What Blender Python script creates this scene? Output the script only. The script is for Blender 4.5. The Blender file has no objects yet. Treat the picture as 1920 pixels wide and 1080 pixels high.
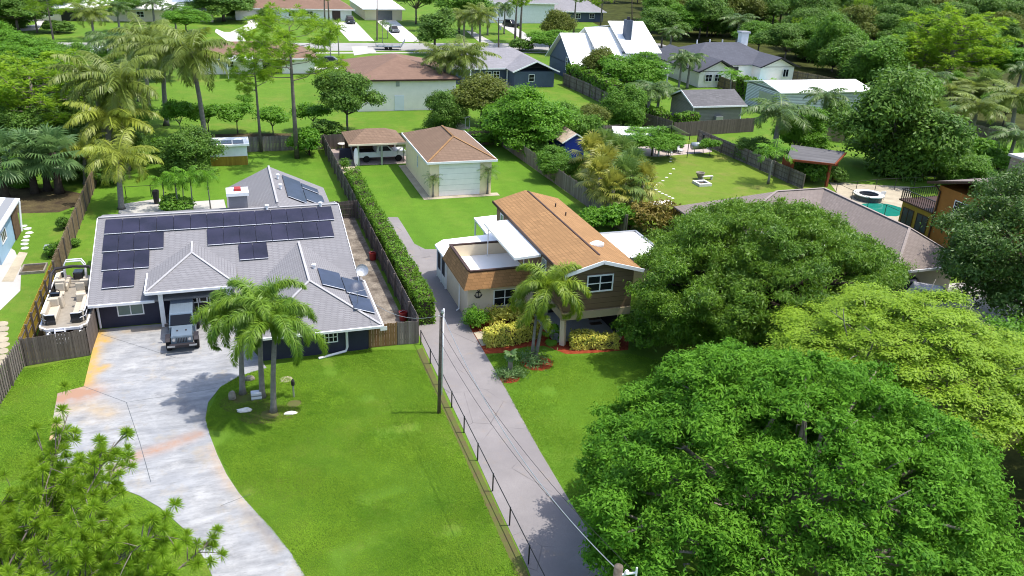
import bpy, bmesh, math, random
import numpy as np
from mathutils import Vector
D = bpy.data
SC = bpy.context.scene
COL = SC.collection
rnd = random.Random(7)
PI = math.pi
def R(d): return math.radians(d)

# ------------------------------------------------------------------ camera
CH = 25.0; TH = R(23.95); RO = R(2.85); FP = 1565.5; YAW = R(19.7)
fwd = (math.sin(YAW)*math.cos(TH), math.cos(YAW)*math.cos(TH), -math.sin(TH))
xh = (math.cos(YAW), -math.sin(YAW), 0.0)
uph = (math.sin(YAW)*math.sin(TH), math.cos(YAW)*math.sin(TH), math.cos(TH))
cR = [math.cos(RO)*xh[i] + math.sin(RO)*uph[i] for i in range(3)]
cU = [-math.sin(RO)*xh[i] + math.cos(RO)*uph[i] for i in range(3)]
def ray(px, py):
    a = (px-960)/FP; b = (540-py)/FP
    return [fwd[i] + a*cR[i] + b*cU[i] for i in range(3)]
def at(px, py, z=0.0):                       # place on the ground (or at height z) seen at a spot of the survey
    d = ray(px, py); t = (z-CH)/d[2]
    return (d[0]*t, d[1]*t, z)
def span(px, pb, pt, ptx=None):              # base point and (x, height) of an upright thing
    a, b, _ = at(px, pb); d = ray(ptx or px, pt)
    t = b/d[1]
    return a, b, d[0]*t, CH + d[2]*t
def depth(x, y): return x*fwd[0] + y*fwd[1] - (0-CH)*-fwd[2]*1.0
def pxm(px, py, z=0.0):                      # photo pixels per metre there
    p = at(px, py, z)
    return FP/(p[0]*fwd[0]+p[1]*fwd[1]+(z-CH)*fwd[2])
cam = D.cameras.new('camera'); camo = D.objects.new('camera', cam); COL.objects.link(camo)
from mathutils import Matrix
m = Matrix.Identity(4)
for i in range(3):
    m[i][0] = cR[i]; m[i][1] = cU[i]; m[i][2] = -fwd[i]
m[2][3] = CH
camo.matrix_world = m
cam.sensor_width = 36; cam.lens = 36*FP/1920; cam.clip_end = 3000; cam.clip_start = 0.2
SC.camera = camo

# ------------------------------------------------------------------ light
SUN_EL, SUN_AZ = R(67), R(-14)                # azimuth measured from +X
sd = Vector((math.cos(SUN_EL)*math.cos(SUN_AZ), math.cos(SUN_EL)*math.sin(SUN_AZ), math.sin(SUN_EL)))
sl = D.lights.new('sun', 'SUN'); sl.energy = 2.6; sl.angle = R(0.55); sl.color = (1, .95, .87)
so = D.objects.new('sun', sl); COL.objects.link(so)
so.rotation_euler = (-sd).to_track_quat('-Z', 'Y').to_euler()
W = D.worlds.new('World'); SC.world = W; W.use_nodes = True
nt = W.node_tree
sky = nt.nodes.new('ShaderNodeTexSky'); sky.sky_type = 'NISHITA'; sky.sun_disc = False
sky.sun_elevation = SUN_EL; sky.sun_rotation = math.atan2(sd.x, sd.y); sky.air_density = 1.0; sky.dust_density = 2.0
nt.links.new(sky.outputs[0], nt.nodes['Background'].inputs[0]); nt.nodes['Background'].inputs[1].default_value = 0.15
SC.view_settings.view_transform = 'Standard'; SC.view_settings.look = 'None'; SC.view_settings.gamma = 1
SC.view_settings.exposure = 1.13
SC.cycles.max_bounces = 6; SC.cycles.diffuse_bounces = 3; SC.cycles.transparent_max_bounces = 6
SC.cycles.caustics_reflective = False; SC.cycles.caustics_refractive = False
SC.cycles.use_denoising = True; SC.cycles.filter_width = 1.05

# ------------------------------------------------------------------ materials
MATS = {}
class NT:
    def __init__(s, name):
        s.m = D.materials.new(name); s.m.use_nodes = True; s.t = s.m.node_tree
        s.b = s.t.nodes['Principled BSDF']; s.out = s.t.nodes['Material Output']
    def n(s, kind, **kw):
        q = s.t.nodes.new('ShaderNode'+kind)
        for k, v in kw.items():
            if k.startswith('i_'): q.inputs[k[2:].replace('_', ' ')].default_value = v
            elif k[0] == 'I' and k[1:].isdigit(): q.inputs[int(k[1:])].default_value = v
            else: setattr(q, k, v)
        return q
    def l(s, a, b): s.t.links.new(a, b)
    def math(s, op, a, b=None, clamp=False):
        q = s.n('Math', operation=op); q.use_clamp = clamp
        for i, x in enumerate((a, b)):
            if x is None: continue
            if isinstance(x, (int, float)): q.inputs[i].default_value = x
            else: s.l(x, q.inputs[i])
        return q.outputs[0]
    def mix(s, f, a, b, mode='MIX'):
        q = s.n('Mix', data_type='RGBA', blend_type=mode)
        for sock, x in ((q.inputs[0], f), (q.inputs[6], a), (q.inputs[7], b)):
            if isinstance(x, (int, float)): sock.default_value = x
            elif isinstance(x, tuple): sock.default_value = (*x[:3], 1)
            else: s.l(x, sock)
        return q.outputs[2]
    def obj(s):
        if not hasattr(s, '_o'): s._o = s.n('TexCoord').outputs['Object']
        return s._o
    def noise(s, scale, detail=4, rough=.55, vec=None, lo=None, hi=None):
        q = s.n('TexNoise'); q.inputs['Scale'].default_value = scale; q.inputs['Detail'].default_value = detail
        q.inputs['Roughness'].default_value = rough; s.l(vec or s.obj(), q.inputs['Vector'])
        o = q.outputs[0]
        return s.ramp(o, lo, hi) if lo is not None else o
    def ramp(s, x, lo, hi):
        q = s.n('MapRange'); s.l(x, q.inputs[0]); q.inputs[1].default_value = lo; q.inputs[2].default_value = hi
        return q.outputs[0]
    def sep(s):
        if not hasattr(s, '_s'):
            q = s.n('SeparateXYZ'); s.l(s.obj(), q.inputs[0]); s._s = q.outputs
        return s._s
    def comb(s, x, y, z=0.0):
        q = s.n('CombineXYZ')
        for i, v in enumerate((x, y, z)):
            if isinstance(v, (int, float)): q.inputs[i].default_value = v
            else: s.l(v, q.inputs[i])
        return q.outputs[0]
    def bump(s, h, strength=.3, dist=.02):
        q = s.n('Bump'); q.inputs['Strength'].default_value = strength; q.inputs['Distance'].default_value = dist
        s.l(h, q.inputs['Height']); s.l(q.outputs[0], s.b.inputs['Normal'])
    def done(s, col, rough=.8, spec=.3, metal=0.0):
        if isinstance(col, tuple): s.b.inputs['Base Color'].default_value = (*col[:3], 1)
        else: s.l(col, s.b.inputs['Base Color'])
        s.b.inputs['Roughness'].default_value = rough; s.b.inputs['Specular IOR Level'].default_value = spec
        s.b.inputs['Metallic'].default_value = metal
        MATS[s.m.name] = s.m
        return s.m
def sc(c, k): return tuple(min(1, x*k) for x in c)
KM = .73
def km(n, c): return c if 'white' in n or n in ('pane_dark','solar','chrome','galv','garage_cream','garage_door','pink_cream','cream_paint') else sc(c, KM)
def mat(name, c, var=.18, scale=1.5, rough=.75, spec=.3, metal=0.0, bump=0.0, bscale=20, c2=None):
    t = NT(name); c = km(name, c); c2 = km(name, c2) if c2 else None
    a = t.noise(scale, 5, .6, lo=.3, hi=.7); b = t.noise(scale*9, 3, lo=.3, hi=.7)
    x = t.mix(a, sc(c, 1-var), c2 or sc(c, 1+var))
    x = t.mix(b, sc((1,1,1), 1-var*.6), (1,1,1), 'MIX') if False else t.mix(t.math('MULTIPLY', b, var), x, sc(c, .55))
    if bump: t.bump(t.noise(bscale, 3), bump)
    return t.done(x, rough, spec, metal)
def shingle(name, c, course=.16, tab=.32, var=.3, slope=3.0, dark=.6):
    t = NT(name); c = km(name, c); X, Y, Z = t.sep()[:3]
    v = t.comb(t.math('ADD', X, Y), t.math('MULTIPLY', Z, slope))
    q = t.n('TexBrick'); t.l(v, q.inputs['Vector']); q.offset = .5
    q.inputs['Color1'].default_value = (*sc(c, 1-var), 1); q.inputs['Color2'].default_value = (*sc(c, 1+var), 1)
    q.inputs['Mortar'].default_value = (*sc(c, dark), 1); q.inputs['Scale'].default_value = 1
    q.inputs['Mortar Size'].default_value = .016; q.inputs['Brick Width'].default_value = tab; q.inputs['Row Height'].default_value = course
    x = t.mix(t.noise(.45, 5, .6, lo=.35, hi=.75), q.outputs[0], sc(c, .82))
    w = t.noise(.8, 4, vec=t.comb(t.math('MULTIPLY', X, 3), t.math('MULTIPLY', Y, 3), t.math('MULTIPLY', Z, .6)), lo=.5, hi=.85)
    x = t.mix(t.math('MULTIPLY', w, .35), x, sc(c, .6))
    t.bump(q.outputs['Fac'], -.5, .02)
    return t.done(x, .9, .15)
def lapped(name, c, pitch=.3, line=.07, var=.12, axis='Z'):
    t = NT(name); c = km(name, c); s = t.sep(); a = s['XYZ'.index(axis)] if axis in 'XYZ' else t.math('ADD', s[0], s[1])
    f = t.math('FRACT', t.math('DIVIDE', a, pitch)); ln = t.math('LESS_THAN', f, line)
    row = t.math('FLOOR', t.math('DIVIDE', a, pitch))
    wn = t.n('TexWhiteNoise', noise_dimensions='1D'); t.l(row, wn.inputs['W'])
    x = t.mix(wn.outputs[0], sc(c, 1-var), sc(c, 1+var))
    x = t.mix(t.math('MULTIPLY', t.noise(1.2, 5, .6, lo=.4, hi=.75), .35), x, sc(c, .7))
    x = t.mix(ln, x, sc(c, .35)); t.bump(f, .4, .02)
    return t.done(x, .75, .25)
def planks(name, c, c2, w=.145):
    t = NT(name); c = sc(c, .85); c2 = sc(c2, .85); s = t.sep(); a = t.math('ADD', s[0], s[1])
    row = t.math('FLOOR', t.math('DIVIDE', a, w))
    wn = t.n('TexWhiteNoise', noise_dimensions='1D'); t.l(row, wn.inputs['W'])
    x = t.mix(wn.outputs[0], c, c2)
    g = t.noise(6, 5, .65, vec=t.comb(t.math('MULTIPLY', s[0], 5), t.math('MULTIPLY', s[1], 5), t.math('MULTIPLY', s[2], .5)), lo=.35, hi=.7)
    x = t.mix(t.math('MULTIPLY', g, .55), x, sc(c, .4))
    return t.done(x, .9, .1)
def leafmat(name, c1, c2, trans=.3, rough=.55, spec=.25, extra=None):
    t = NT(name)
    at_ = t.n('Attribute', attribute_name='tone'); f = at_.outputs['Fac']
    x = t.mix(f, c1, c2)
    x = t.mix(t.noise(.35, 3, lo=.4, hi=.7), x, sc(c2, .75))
    if extra: x = t.mix(t.math('GREATER_THAN', f, .93), x, extra)
    m_ = t.done(x, rough, spec)
    tr = t.n('BsdfTranslucent'); t.l(t.mix(.5, x, sc(c2, 1.25)), tr.inputs[0])
    ms = t.n('MixShader'); ms.inputs[0].default_value = trans
    t.l(t.b.outputs[0], ms.inputs[1]); t.l(tr.outputs[0], ms.inputs[2]); t.l(ms.outputs[0], t.out.inputs[0])
    return m_
def grassmat(name, ca, cb, cy=None, ymix=.35, fine=30, stripes=None):
    t = NT(name)
    big = t.noise(.12, 4, .6, lo=.35, hi=.65); mid = t.noise(1.1, 6, .7, lo=.3, hi=.7); fn = t.noise(fine, 4, .7, lo=.25, hi=.75)
    x = t.mix(big, ca, cb); x = t.mix(t.math('MULTIPLY', mid, .75), x, sc(ca, .66))
    x = t.mix(t.math('MULTIPLY', fn, .6), x, sc(cb, 1.25))
    fd = t.noise(fine*.45, 5, .75, lo=.5, hi=.75); x = t.mix(t.math('MULTIPLY', fd, .55), x, sc(ca, .45))
    if stripes:
        s = t.sep()[0]; w = t.math('SINE', t.math('MULTIPLY', s, stripes))
        x = t.mix(t.math('MULTIPLY', t.ramp(w, -1, 1), .16), x, sc(ca, .6))
    if cy:
        y = t.math('MULTIPLY', t.noise(.23, 5, .7, lo=.5, hi=.72), ymix); x = t.mix(y, x, cy)
    t.bump(t.noise(fine*.5, 4, .7), .7, .05)
    return t.done(x, .9, .12)

GA, GB = (.062, .142, .011), (.110, .200, .018)
grassmat('grass', GA, GB, (.165, .190, .034), .75)
grassmat('grass_mown', (.066, .158, .011), (.105, .205, .017), (.150, .200, .030), .4, 24, 2.2)
grassmat('grass_dry', (.098, .165, .015), (.135, .195, .022), (.19, .18, .05), .8)
mat('soil', (.10, .072, .05), .45, .8, .95, .05, bump=.8, bscale=9, c2=(.16, .13, .06))
mat('litter', (.22, .18, .15), .6, .9, .95, .05, bump=1.0, bscale=10, c2=(.50, .44, .36))
mat('mulch', (.36, .055, .022), .35, 4, .9, .1, bump=.9, bscale=16, c2=(.43, .10, .045))
mat('sandstrip', (.24, .18, .10), .4, 1.3, .95, .05, bump=.7, bscale=14, c2=(.12, .19, .03))
mat('concrete_white', (.62, .60, .55), .16, .8, .8, .2)
mat('concrete_far', (.55, .53, .49), .14, .3, .85, .2)
mat('concrete_tan', (.52, .45, .33), .2, .8, .85, .2)
mat('paver', (.42, .34, .31), .2, 2, .85, .2, bump=.3, bscale=5)
mat('road_far', (.40, .39, .37), .12, .2, .9, .2)
mat('white_roof', (.88, .87, .84), .04, .6, .55, .3)
mat('white_paint', (.78, .78, .78), .06, 2, .5, .35)
mat('cream_paint', (.70, .60, .44), .06, 1, .7, .3)
mat('forest_floor', (.055, .062, .020), .4, .5, .95, .05, bump=.8, bscale=6, c2=(.10, .12, .03))
mat('pink_cream', (.70, .56, .43), .07, 1, .7, .3)
mat('white_wall', (.88, .81, .72), .05, 1, .7, .3)
mat('garage_cream', (.95, .76, .48), .06, 1, .7, .3)
mat('garage_door', (.74, .75, .80), .04, 1, .5, .35)
mat('navy_paint', (.040, .042, .075), .15, 1.2, .6, .3)
mat('slate_blue', (.10, .13, .19), .12, 1, .7, .3)
mat('trim_dark', (.035, .03, .035), .2, 2, .6, .3)
mat('black_metal', (.02, .02, .022), .2, 2, .45, .4)
mat('rubber', (.02, .02, .02), .2, 4, .8, .2)
mat('chrome', (.6, .6, .62), .1, 3, .25, .5, .9)
mat('galv', (.42, .43, .44), .12, 3, .4, .5, .6)
mat('alu_white', (.72, .72, .74), .05, 3, .4, .5)
mat('beige_seat', (.62, .54, .42), .08, 3, .6, .3)
mat('boat_deck', (.36, .32, .26), .12, 3, .8, .2)
mat('wine_metal', (.10, .012, .025), .1, 2, .3, .5)
mat('jeep_paint', (.19, .25, .31), .06, 2, .28, .6, .2)
mat('truck_white', (.72, .72, .72), .04, 2, .3, .5)
mat('car_black', (.025, .027, .03), .1, 2, .25, .6)
mat('car_grey', (.16, .17, .18), .1, 2, .25, .6)
mat('car_silver', (.5, .5, .52), .05, 2, .25, .6)
mat('red_plastic', (.42, .035, .03), .15, 4, .5, .4)
mat('stone', (.36, .32, .26), .35, 4, .9, .2, bump=.6, bscale=8)
mat('wood_brown', (.16, .10, .06), .25, 3, .85, .15)
mat('wood_red', (.30, .08, .035), .2, 3, .8, .15)
mat('bark_grey', (.22, .19, .16), .3, 4, .95, .1, bump=.6, bscale=12)
mat('bark_dark', (.085, .065, .05), .35, 4, .95, .1, bump=.6, bscale=12)
mat('bark_pale', (.33, .29, .24), .25, 4, .9, .1, bump=.4, bscale=12)
mat('palm_bark', (.29, .27, .24), .25, 5, .9, .1, bump=.4, bscale=10)
mat('palm_green', (.14, .21, .05), .2, 4, .6, .3)
mat('dead_frond', (.30, .24, .15), .3, 5, .9, .1)
mat('pole_wood', (.17, .13, .10), .3, 6, .9, .1, c2=(.26, .22, .18))
mat('sail', (.70, .64, .50), .05, 1, .8, .2)
mat('pale_blue', (.36, .55, .72), .07, 1, .7, .3)
mat('bright_blue', (.02, .05, .42), .1, 2, .5, .3)
mat('patio_pink', (.55, .46, .42), .15, 2, .85, .2)
mat('door_dark', (.015, .012, .016), .2, 2, .4, .4)
mat('door_brown', (.06, .035, .03), .2, 2, .5, .3)
mat('orange_wood', (.40, .165, .035), .12, 1.5, .7, .25)
mat('ochre_wood', (.36, .235, .03), .12, 1.5, .7, .25)
mat('brown_trim', (.07, .035, .025), .2, 2, .6, .3)
mat('pool_tile', (.10, .11, .12), .3, 6, .5, .4)
lapped('siding_brown', (.225, .150, .090), .34, .06)
lapped('siding_beam', (.46, .38, .25), 5, .0)
lapped('siding_grey', (.34, .32, .29), .2, .08, .06)
lapped('metal_white', (.62, .64, .67), .22, .35, .05)
lapped('door_ribs_white', (.92, .86, .82), .55, .035, .008)
lapped('stone_clad', (.40, .35, .26), .35, .08, .3)
shingle('shingle_grey', (.295, .288, .30), .2, .4, .05, 4.0, .5)
shingle('ridge_pale', (.52, .51, .52), .3, .4, .05, 3.0, .8)
shingle('shingle_rust', (.27, .18, .125), .26, .4, .12, 2.6, .45)
shingle('shingle_tan', (.42, .238, .108), .24, .4, .13, 3.6, .45)
shingle('shingle_mansard', (.44, .235, .10), .22, .42, .25, 1.12, .5)
shingle('shingle_taupe', (.30, .25, .225), .26, .44, .08, 4.0, .45)
shingle('ridge_taupe', (.40, .34, .31), .3, .4, .08, 3.0, .8)
shingle('shingle_brown', (.27, .17, .125), .22, .5, .1, 3.0, .8)
shingle('shingle_slate', (.12, .125, .15), .22, .5, .12, 3.0, .75)
shingle('shingle_lightgrey', (.33, .32, .34), .22, .5, .1, 3.0, .8)
shingle('shingle_shed', (.17, .165, .17), .22, .5, .2, 3.0, .7)
shingle('roof_tile_pale', (.62, .50, .38), .4, .5, .2, 2.0, .75)
planks('fence_grey', (.30, .26, .23), (.17, .14, .12))
planks('fence_dark', (.20, .165, .14), (.12, .10, .085))
planks('fence_tan', (.36, .27, .17), (.24, .17, .10))
planks('fence_yellow', (.42, .30, .045), (.30, .21, .03))
planks('fence_rust', (.30, .20, .09), (.24, .12, .05))
leafmat('lf_ficus', (.022, .098, .008), (.150, .345, .024), .30, .6, .12)
leafmat('lf_mango', (.026, .085, .010), (.170, .310, .024), 0.32, .5, .3)
leafmat('lf_poinciana', (.110, .210, .012), (.320, .480, .028), 0.38)
leafmat('lf_oak', (.024, .066, .012), (.100, .190, .028), 0.28, .5, .3)
leafmat('lf_bright', (0.055, 0.17, 0.01), (0.16, 0.34, 0.022), 0.38)
leafmat('lf_mid', (.044, .125, .012), (.155, .310, .028), 0.34)
leafmat('lf_dark', (.032, .095, .014), (.140, .260, .030), 0.3)
leafmat('lf_olive', (0.07, 0.105, 0.014), (0.17, 0.205, 0.028), 0.34)
leafmat('lf_hedge', (0.055, 0.145, 0.008), (0.15, 0.295, 0.018), 0.34)
leafmat('lf_croton', (.34, .38, .04), (.80, .75, .15), 0.34, .5, .3, (.10, .18, .02))
leafmat('lf_rusty', (.16, .10, .02), (.22, .19, .03), .3)
leafmat('lf_foxtail', (0.06, 0.165, 0.012), (0.22, 0.36, 0.026), 0.38, .45, .4)
leafmat('lf_foxyellow', (.090, .175, .012), (.290, .400, .028), .35, .45, .4)
leafmat('lf_coconut', (.075, .125, .015), (.235, .300, .045), 0.38, .45, .4)
leafmat('lf_yellowpalm', (.120, .175, .016), (.320, .370, .040), .35, .45, .4)
leafmat('lf_palmdark', (0.04, 0.095, 0.018), (0.14, 0.23, 0.045), 0.34, .45, .4)
leafmat('lf_sabal', (0.065, 0.14, 0.022), (0.19, 0.28, 0.055), 0.34, .45, .4)
leafmat('lf_sabalyellow', (.150, .175, .020), (.370, .370, .060), .3, .45, .4)
leafmat('lf_sabaldark', (.060, .140, .040), (.185, .300, .095), 0.34, .45, .4)
leafmat('lf_pine', (.120, .235, .012), (.290, .450, .030), .45)
leafmat('lf_dead', (.20, .16, .09), (.36, .30, .18), .2)
def special_mats():
    t = NT('pane_dark'); t.done((.010, .011, .015), .18, .25)
    t = NT('pane_green'); t.done(t.mix(t.noise(1.5), (.08, .13, .11), (.14, .2, .17)), .12, .6)
    t = NT('solar'); s = t.sep()
    x = t.mix(t.noise(.5, 3, lo=.35, hi=.65), (.013, .013, .024), (.026, .024, .046))
    x = t.mix(t.math('MULTIPLY', t.noise(7, 3, lo=.5, hi=.8), .3), x, (.04, .037, .05))
    t.done(x, .34, .3)
    t = NT('solar_blue'); t.done(t.mix(t.noise(1.2, 3, lo=.35, hi=.65), (.016, .021, .042), (.028, .036, .070)), .3, .35)
    t = NT('screen_dark'); t.done((.02, .02, .03), .7, .2)
    t = NT('asphalt'); fn = t.noise(22, 5, .8, lo=.3, hi=.7)
    x = t.mix(t.noise(.35, 5, .65, lo=.35, hi=.7), (.205, .190, .186), (.275, .255, .250))
    x = t.mix(t.math('MULTIPLY', fn, .5), x, (.14, .128, .133)); x = t.mix(t.math('MULTIPLY', t.noise(60, 2, lo=.6, hi=.8), .35), x, (.38, .36, .36))
    x = t.mix(t.math('MULTIPLY', t.noise(.8, 5, .7, lo=.58, hi=.75), .5), x, (.26, .205, .15))
    vo = t.n('TexVoronoi', feature='DISTANCE_TO_EDGE'); vo.inputs['Scale'].default_value = .33; t.l(t.obj(), vo.inputs['Vector'])
    ck = t.math('MULTIPLY', t.math('LESS_THAN', vo.outputs['Distance'], .006), t.noise(.4, 3, lo=.48, hi=.6)); x = t.mix(t.math('MULTIPLY', ck, .6), x, (.07, .065, .065))
    x = t.mix(t.math('MULTIPLY', t.noise(.16, 3, lo=.5, hi=.7), .45), x, (.17, .155, .165))
    t.bump(t.noise(40, 3), .4, .01); t.done(x, .9, .2)
    t = NT('slab'); at_ = t.n('Attribute', attribute_name='stain_shadow'); sp = t.n('SeparateColor'); t.l(at_.outputs['Color'], sp.inputs[0])
    s = t.sep()
    br = t.noise(1.1, 6, .7, vec=t.comb(t.math('MULTIPLY', s[0], .5), t.math('MULTIPLY', s[1], 1.6), 0), lo=.32, hi=.68)
    x = t.mix(br, (.180, .183, .188), (.36, .362, .362))
    x = t.mix(t.math('MULTIPLY', t.noise(.9, 5, .7, lo=.5, hi=.72), .6), x, (.43, .425, .41))
    x = t.mix(t.math('MULTIPLY', t.noise(.35, 4, lo=.45, hi=.7), .5), x, (.24, .255, .28))
    x = t.mix(t.math('MULTIPLY', t.noise(1.5, 6, .8, vec=t.comb(t.math('MULTIPLY', s[0], .9), t.math('MULTIPLY', s[1], 3.2), 0), lo=.53, hi=.68), .6), x, (.15, .145, .145))
    x = t.mix(t.math('MULTIPLY', t.noise(4, 5, .8, lo=.58, hi=.75), .5), x, (.16, .15, .14))
    x = t.mix(t.math('MULTIPLY', t.noise(.5, 4, .7, lo=.55, hi=.72), .45), x, (.36, .29, .18))
    nz = t.noise(1.6, 5, .7, lo=.25, hi=.7)
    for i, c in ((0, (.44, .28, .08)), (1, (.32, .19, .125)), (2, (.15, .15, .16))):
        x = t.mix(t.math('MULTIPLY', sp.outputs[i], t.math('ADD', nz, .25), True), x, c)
    t.done(x, .6, .3)
    t = NT('pool_water'); t.done(t.mix(t.noise(2, 3), (.03, .30, .36), (.08, .45, .52)), .08, .5)
    t = NT('pool_green'); t.done(t.mix(t.noise(1.2, 3), (.01, .14, .10), (.02, .22, .17)), .1, .5)
special_mats()

# ------------------------------------------------------------------ mesh builder
ORG = {}
class MB:
    def __init__(s): s.v = []; s.f = []
    def add(s, vs, fs):
        o = len(s.v); s.v += [tuple(p) for p in vs]; s.f += [tuple(i+o for i in f) for f in fs]; return s
    def box(s, x0, y0, z0, x1, y1, z1):
        return s.add([(x0,y0,z0),(x1,y0,z0),(x1,y1,z0),(x0,y1,z0),(x0,y0,z1),(x1,y0,z1),(x1,y1,z1),(x0,y1,z1)],
                     [(3,2,1,0),(4,5,6,7),(0,1,5,4),(1,2,6,5),(2,3,7,6),(3,0,4,7)])
    def slab(s, pts, t, up=(0,0,1)):
        n = len(pts); lo = [tuple(p[i]-up[i]*t for i in range(3)) for p in pts]
        return s.add(list(pts)+lo, [tuple(range(n)), tuple(range(2*n-1, n-1, -1))] + [(i, n+i, n+(i+1)%n, (i+1)%n) for i in range(n)])
    def prism(s, pts, z0, z1): return s.slab([(p[0], p[1], z1) for p in pts], z1-z0)
    def beam(s, p0, p1, w, h=None):
        p0, p1 = Vector(p0), Vector(p1); d = (p1-p0).normalized(); h = h or w
        u = d.cross(Vector((0,0,1))); u = Vector((1,0,0)) if u.length < 1e-4 else u.normalized(); v = u.cross(d)
        q = []
        for p in (p0, p1):
            for a, b in ((-1,-1),(1,-1),(1,1),(-1,1)): q.append(p + u*(a*w/2) + v*(b*h/2))
        return s.add(q, [(3,2,1,0),(4,5,6,7),(0,1,5,4),(1,2,6,5),(2,3,7,6),(3,0,4,7)])
    def tube(s, pts, rad, n=8, cap=True):
        pts = [Vector(p) for p in pts]; k = len(pts)
        if isinstance(rad, (int, float)): rad = [rad]*k
        vs = []; ref = Vector((.3,.2,1)).normalized(); prev = None
        for i, p in enumerate(pts):
            d = (pts[min(i+1,k-1)]-pts[max(i-1,0)]).normalized()
            u = (prev - d*prev.dot(d)) if prev is not None else (Vector((1,0,0)) if abs(d.x) < .9 else Vector((0,1,0)))
            u = (u - d*u.dot(d)).normalized(); prev = u; w = d.cross(u)
            for j in range(n):
                a = 2*PI*j/n; vs.append(p + (u*math.cos(a)+w*math.sin(a))*rad[i])
        fs = [(i*n+j, i*n+(j+1)%n, (i+1)*n+(j+1)%n, (i+1)*n+j) for i in range(k-1) for j in range(n)]
        if cap: fs += [tuple(range(n-1,-1,-1)), tuple(range((k-1)*n, k*n))]
        return s.add(vs, fs)
    def lathe(s, c, prof, n=14, ax='z', cap=True):
        vs = []
        for r, z in prof:
            for j in range(n):
                a = 2*PI*j/n; q = (r*math.cos(a), r*math.sin(a), z)
                if ax == 'x': q = (q[2], q[0], q[1])
                if ax == 'y': q = (q[0], q[2], q[1])
                vs.append((c[0]+q[0], c[1]+q[1], c[2]+q[2]))
        k = len(prof)
        fs = [(i*n+j, i*n+(j+1)%n, (i+1)*n+(j+1)%n, (i+1)*n+j) for i in range(k-1) for j in range(n)]
        if cap: fs += [tuple(range(n-1,-1,-1)), tuple(range((k-1)*n, k*n))]
        return s.add(vs, fs)
    def ball(s, c, r, nu=10, nv=6, jit=0, rg=None):
        if isinstance(r, (int, float)): r = (r, r, r)
        vs = [(c[0], c[1], c[2]-r[2])]
        for i in range(1, nv):
            t = -PI/2 + PI*i/nv
            for j in range(nu):
                a = 2*PI*j/nu; k = 1 + (rg.uniform(-jit, jit) if rg else 0)
                vs.append((c[0]+r[0]*k*math.cos(t)*math.cos(a), c[1]+r[1]*k*math.cos(t)*math.sin(a), c[2]+r[2]*k*math.sin(t)))
        vs.append((c[0], c[1], c[2]+r[2])); e = len(vs)-1
        fs = [(0, 1+(j+1)%nu, 1+j) for j in range(nu)]
        for i in range(nv-2):
            o = 1+i*nu
            fs += [(o+j, o+(j+1)%nu, o+nu+(j+1)%nu, o+nu+j) for j in range(nu)]
        o = 1+(nv-2)*nu; fs += [(o+j, o+(j+1)%nu, e) for j in range(nu)]
        return s.add(vs, fs)
    def xf(s, f): s.v = [tuple(f(p)) for p in s.v]; return s
    def build(s, name, mt, parent=None, smooth=False, label=None, fix=True, bevel=0):
        o = (0,0,0) if parent is None else ORG.get(parent.name, (0,0,0))
        me = D.meshes.new(name); me.from_pydata([(p[0]-o[0], p[1]-o[1], p[2]-o[2]) for p in s.v], [], s.f)
        if fix or bevel:
            bm = bmesh.new(); bm.from_mesh(me); bmesh.ops.recalc_face_normals(bm, faces=bm.faces)
            if bevel:
                bmesh.ops.bevel(bm, geom=list(bm.edges), offset=bevel, segments=2, affect='EDGES', profile=.6)
            bm.to_mesh(me); bm.free()
        if smooth: me.polygons.foreach_set('use_smooth', [True]*len(me.polygons))
        me.materials.append(MATS[mt])
        ob = D.objects.new(name, me); COL.objects.link(ob)
        if parent is not None: ob.parent = parent; ORG[ob.name] = o
        else: ORG[ob.name] = (0,0,0)
        if label: ob['label'] = label
        return ob
def tag(o, label, cat, group=None):
    o['label'] = label; o['category'] = cat
    if group: o['group'] = group
    return o
def thing(name, label, cat, loc=(0,0,0), group=None):
    o = D.objects.new(name, None); COL.objects.link(o); o.location = loc; o.empty_display_size = .3
    ORG[o.name] = tuple(loc); return tag(o, label, cat, group)
def struct(name, mb, mt, kind='structure'):
    o = mb.build(name, mt); o['kind'] = kind; return o
KIDS = {}
def dup(root, loc, rotz=0.0, scale=1.0, label=None, group=None, cat=None):
    def cp(o, par=None):
        c = o.copy(); COL.objects.link(c)
        if par is not None: c.parent = par
        for ch in list(o.children): cp(ch, c)
        return c
    r = cp(root); r.location = loc; r.rotation_euler = (0, 0, rotz)
    r.scale = (scale,)*3 if isinstance(scale, (int, float)) else scale
    if label: r['label'] = label
    if group: r['group'] = group
    if cat: r['category'] = cat
    return r
# ------------------------------------------------------------------ ground
def sheet(name, pts, mt, z, px=True, kind='structure', t=.003):
    q = [at(*p, z)[:2] if px else p for p in pts]
    return struct(name, MB().prism(q, z-t, z), mt, kind)
struct('ground', MB().add([(-900,-300,0),(900,-300,0),(900,1500,0),(-900,1500,0)], [(0,1,2,3)]), 'grass')
sheet('lawn', [(11.2,56),(31,56),(31.6,94),(11,94.4)], 'grass_mown', .006, False)
sheet('lawn', [(14.2,40.6),(14.6,44.1),(24,43.4),(27,39),(24,22),(13.4,22),(14.0,34)], 'grass_mown', .006, False)
sheet('lawn', [(33,58),(61,58),(60,92),(36,93)], 'grass_dry', .006, False)
sheet('lawn', [(-8.2,66),(10.2,66),(10,94),(-11.8,94.5),(-12,78)], 'grass_mown', .006, False)
sheet('soil_bed', [(0,345),(40,352),(95,352),(150,362),(172,352),(160,380),(110,398),(40,400),(0,392)], 'soil', .008)
sheet('soil_bed', [(100,92),(240,60),(300,330),(120,330),(86,165),(99,140)], 'forest_floor', .006, False)
sheet('soil_bed', [(-70,96),(-13.5,96),(-13.5,150),(-70,150)], 'forest_floor', .006, False)
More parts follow.
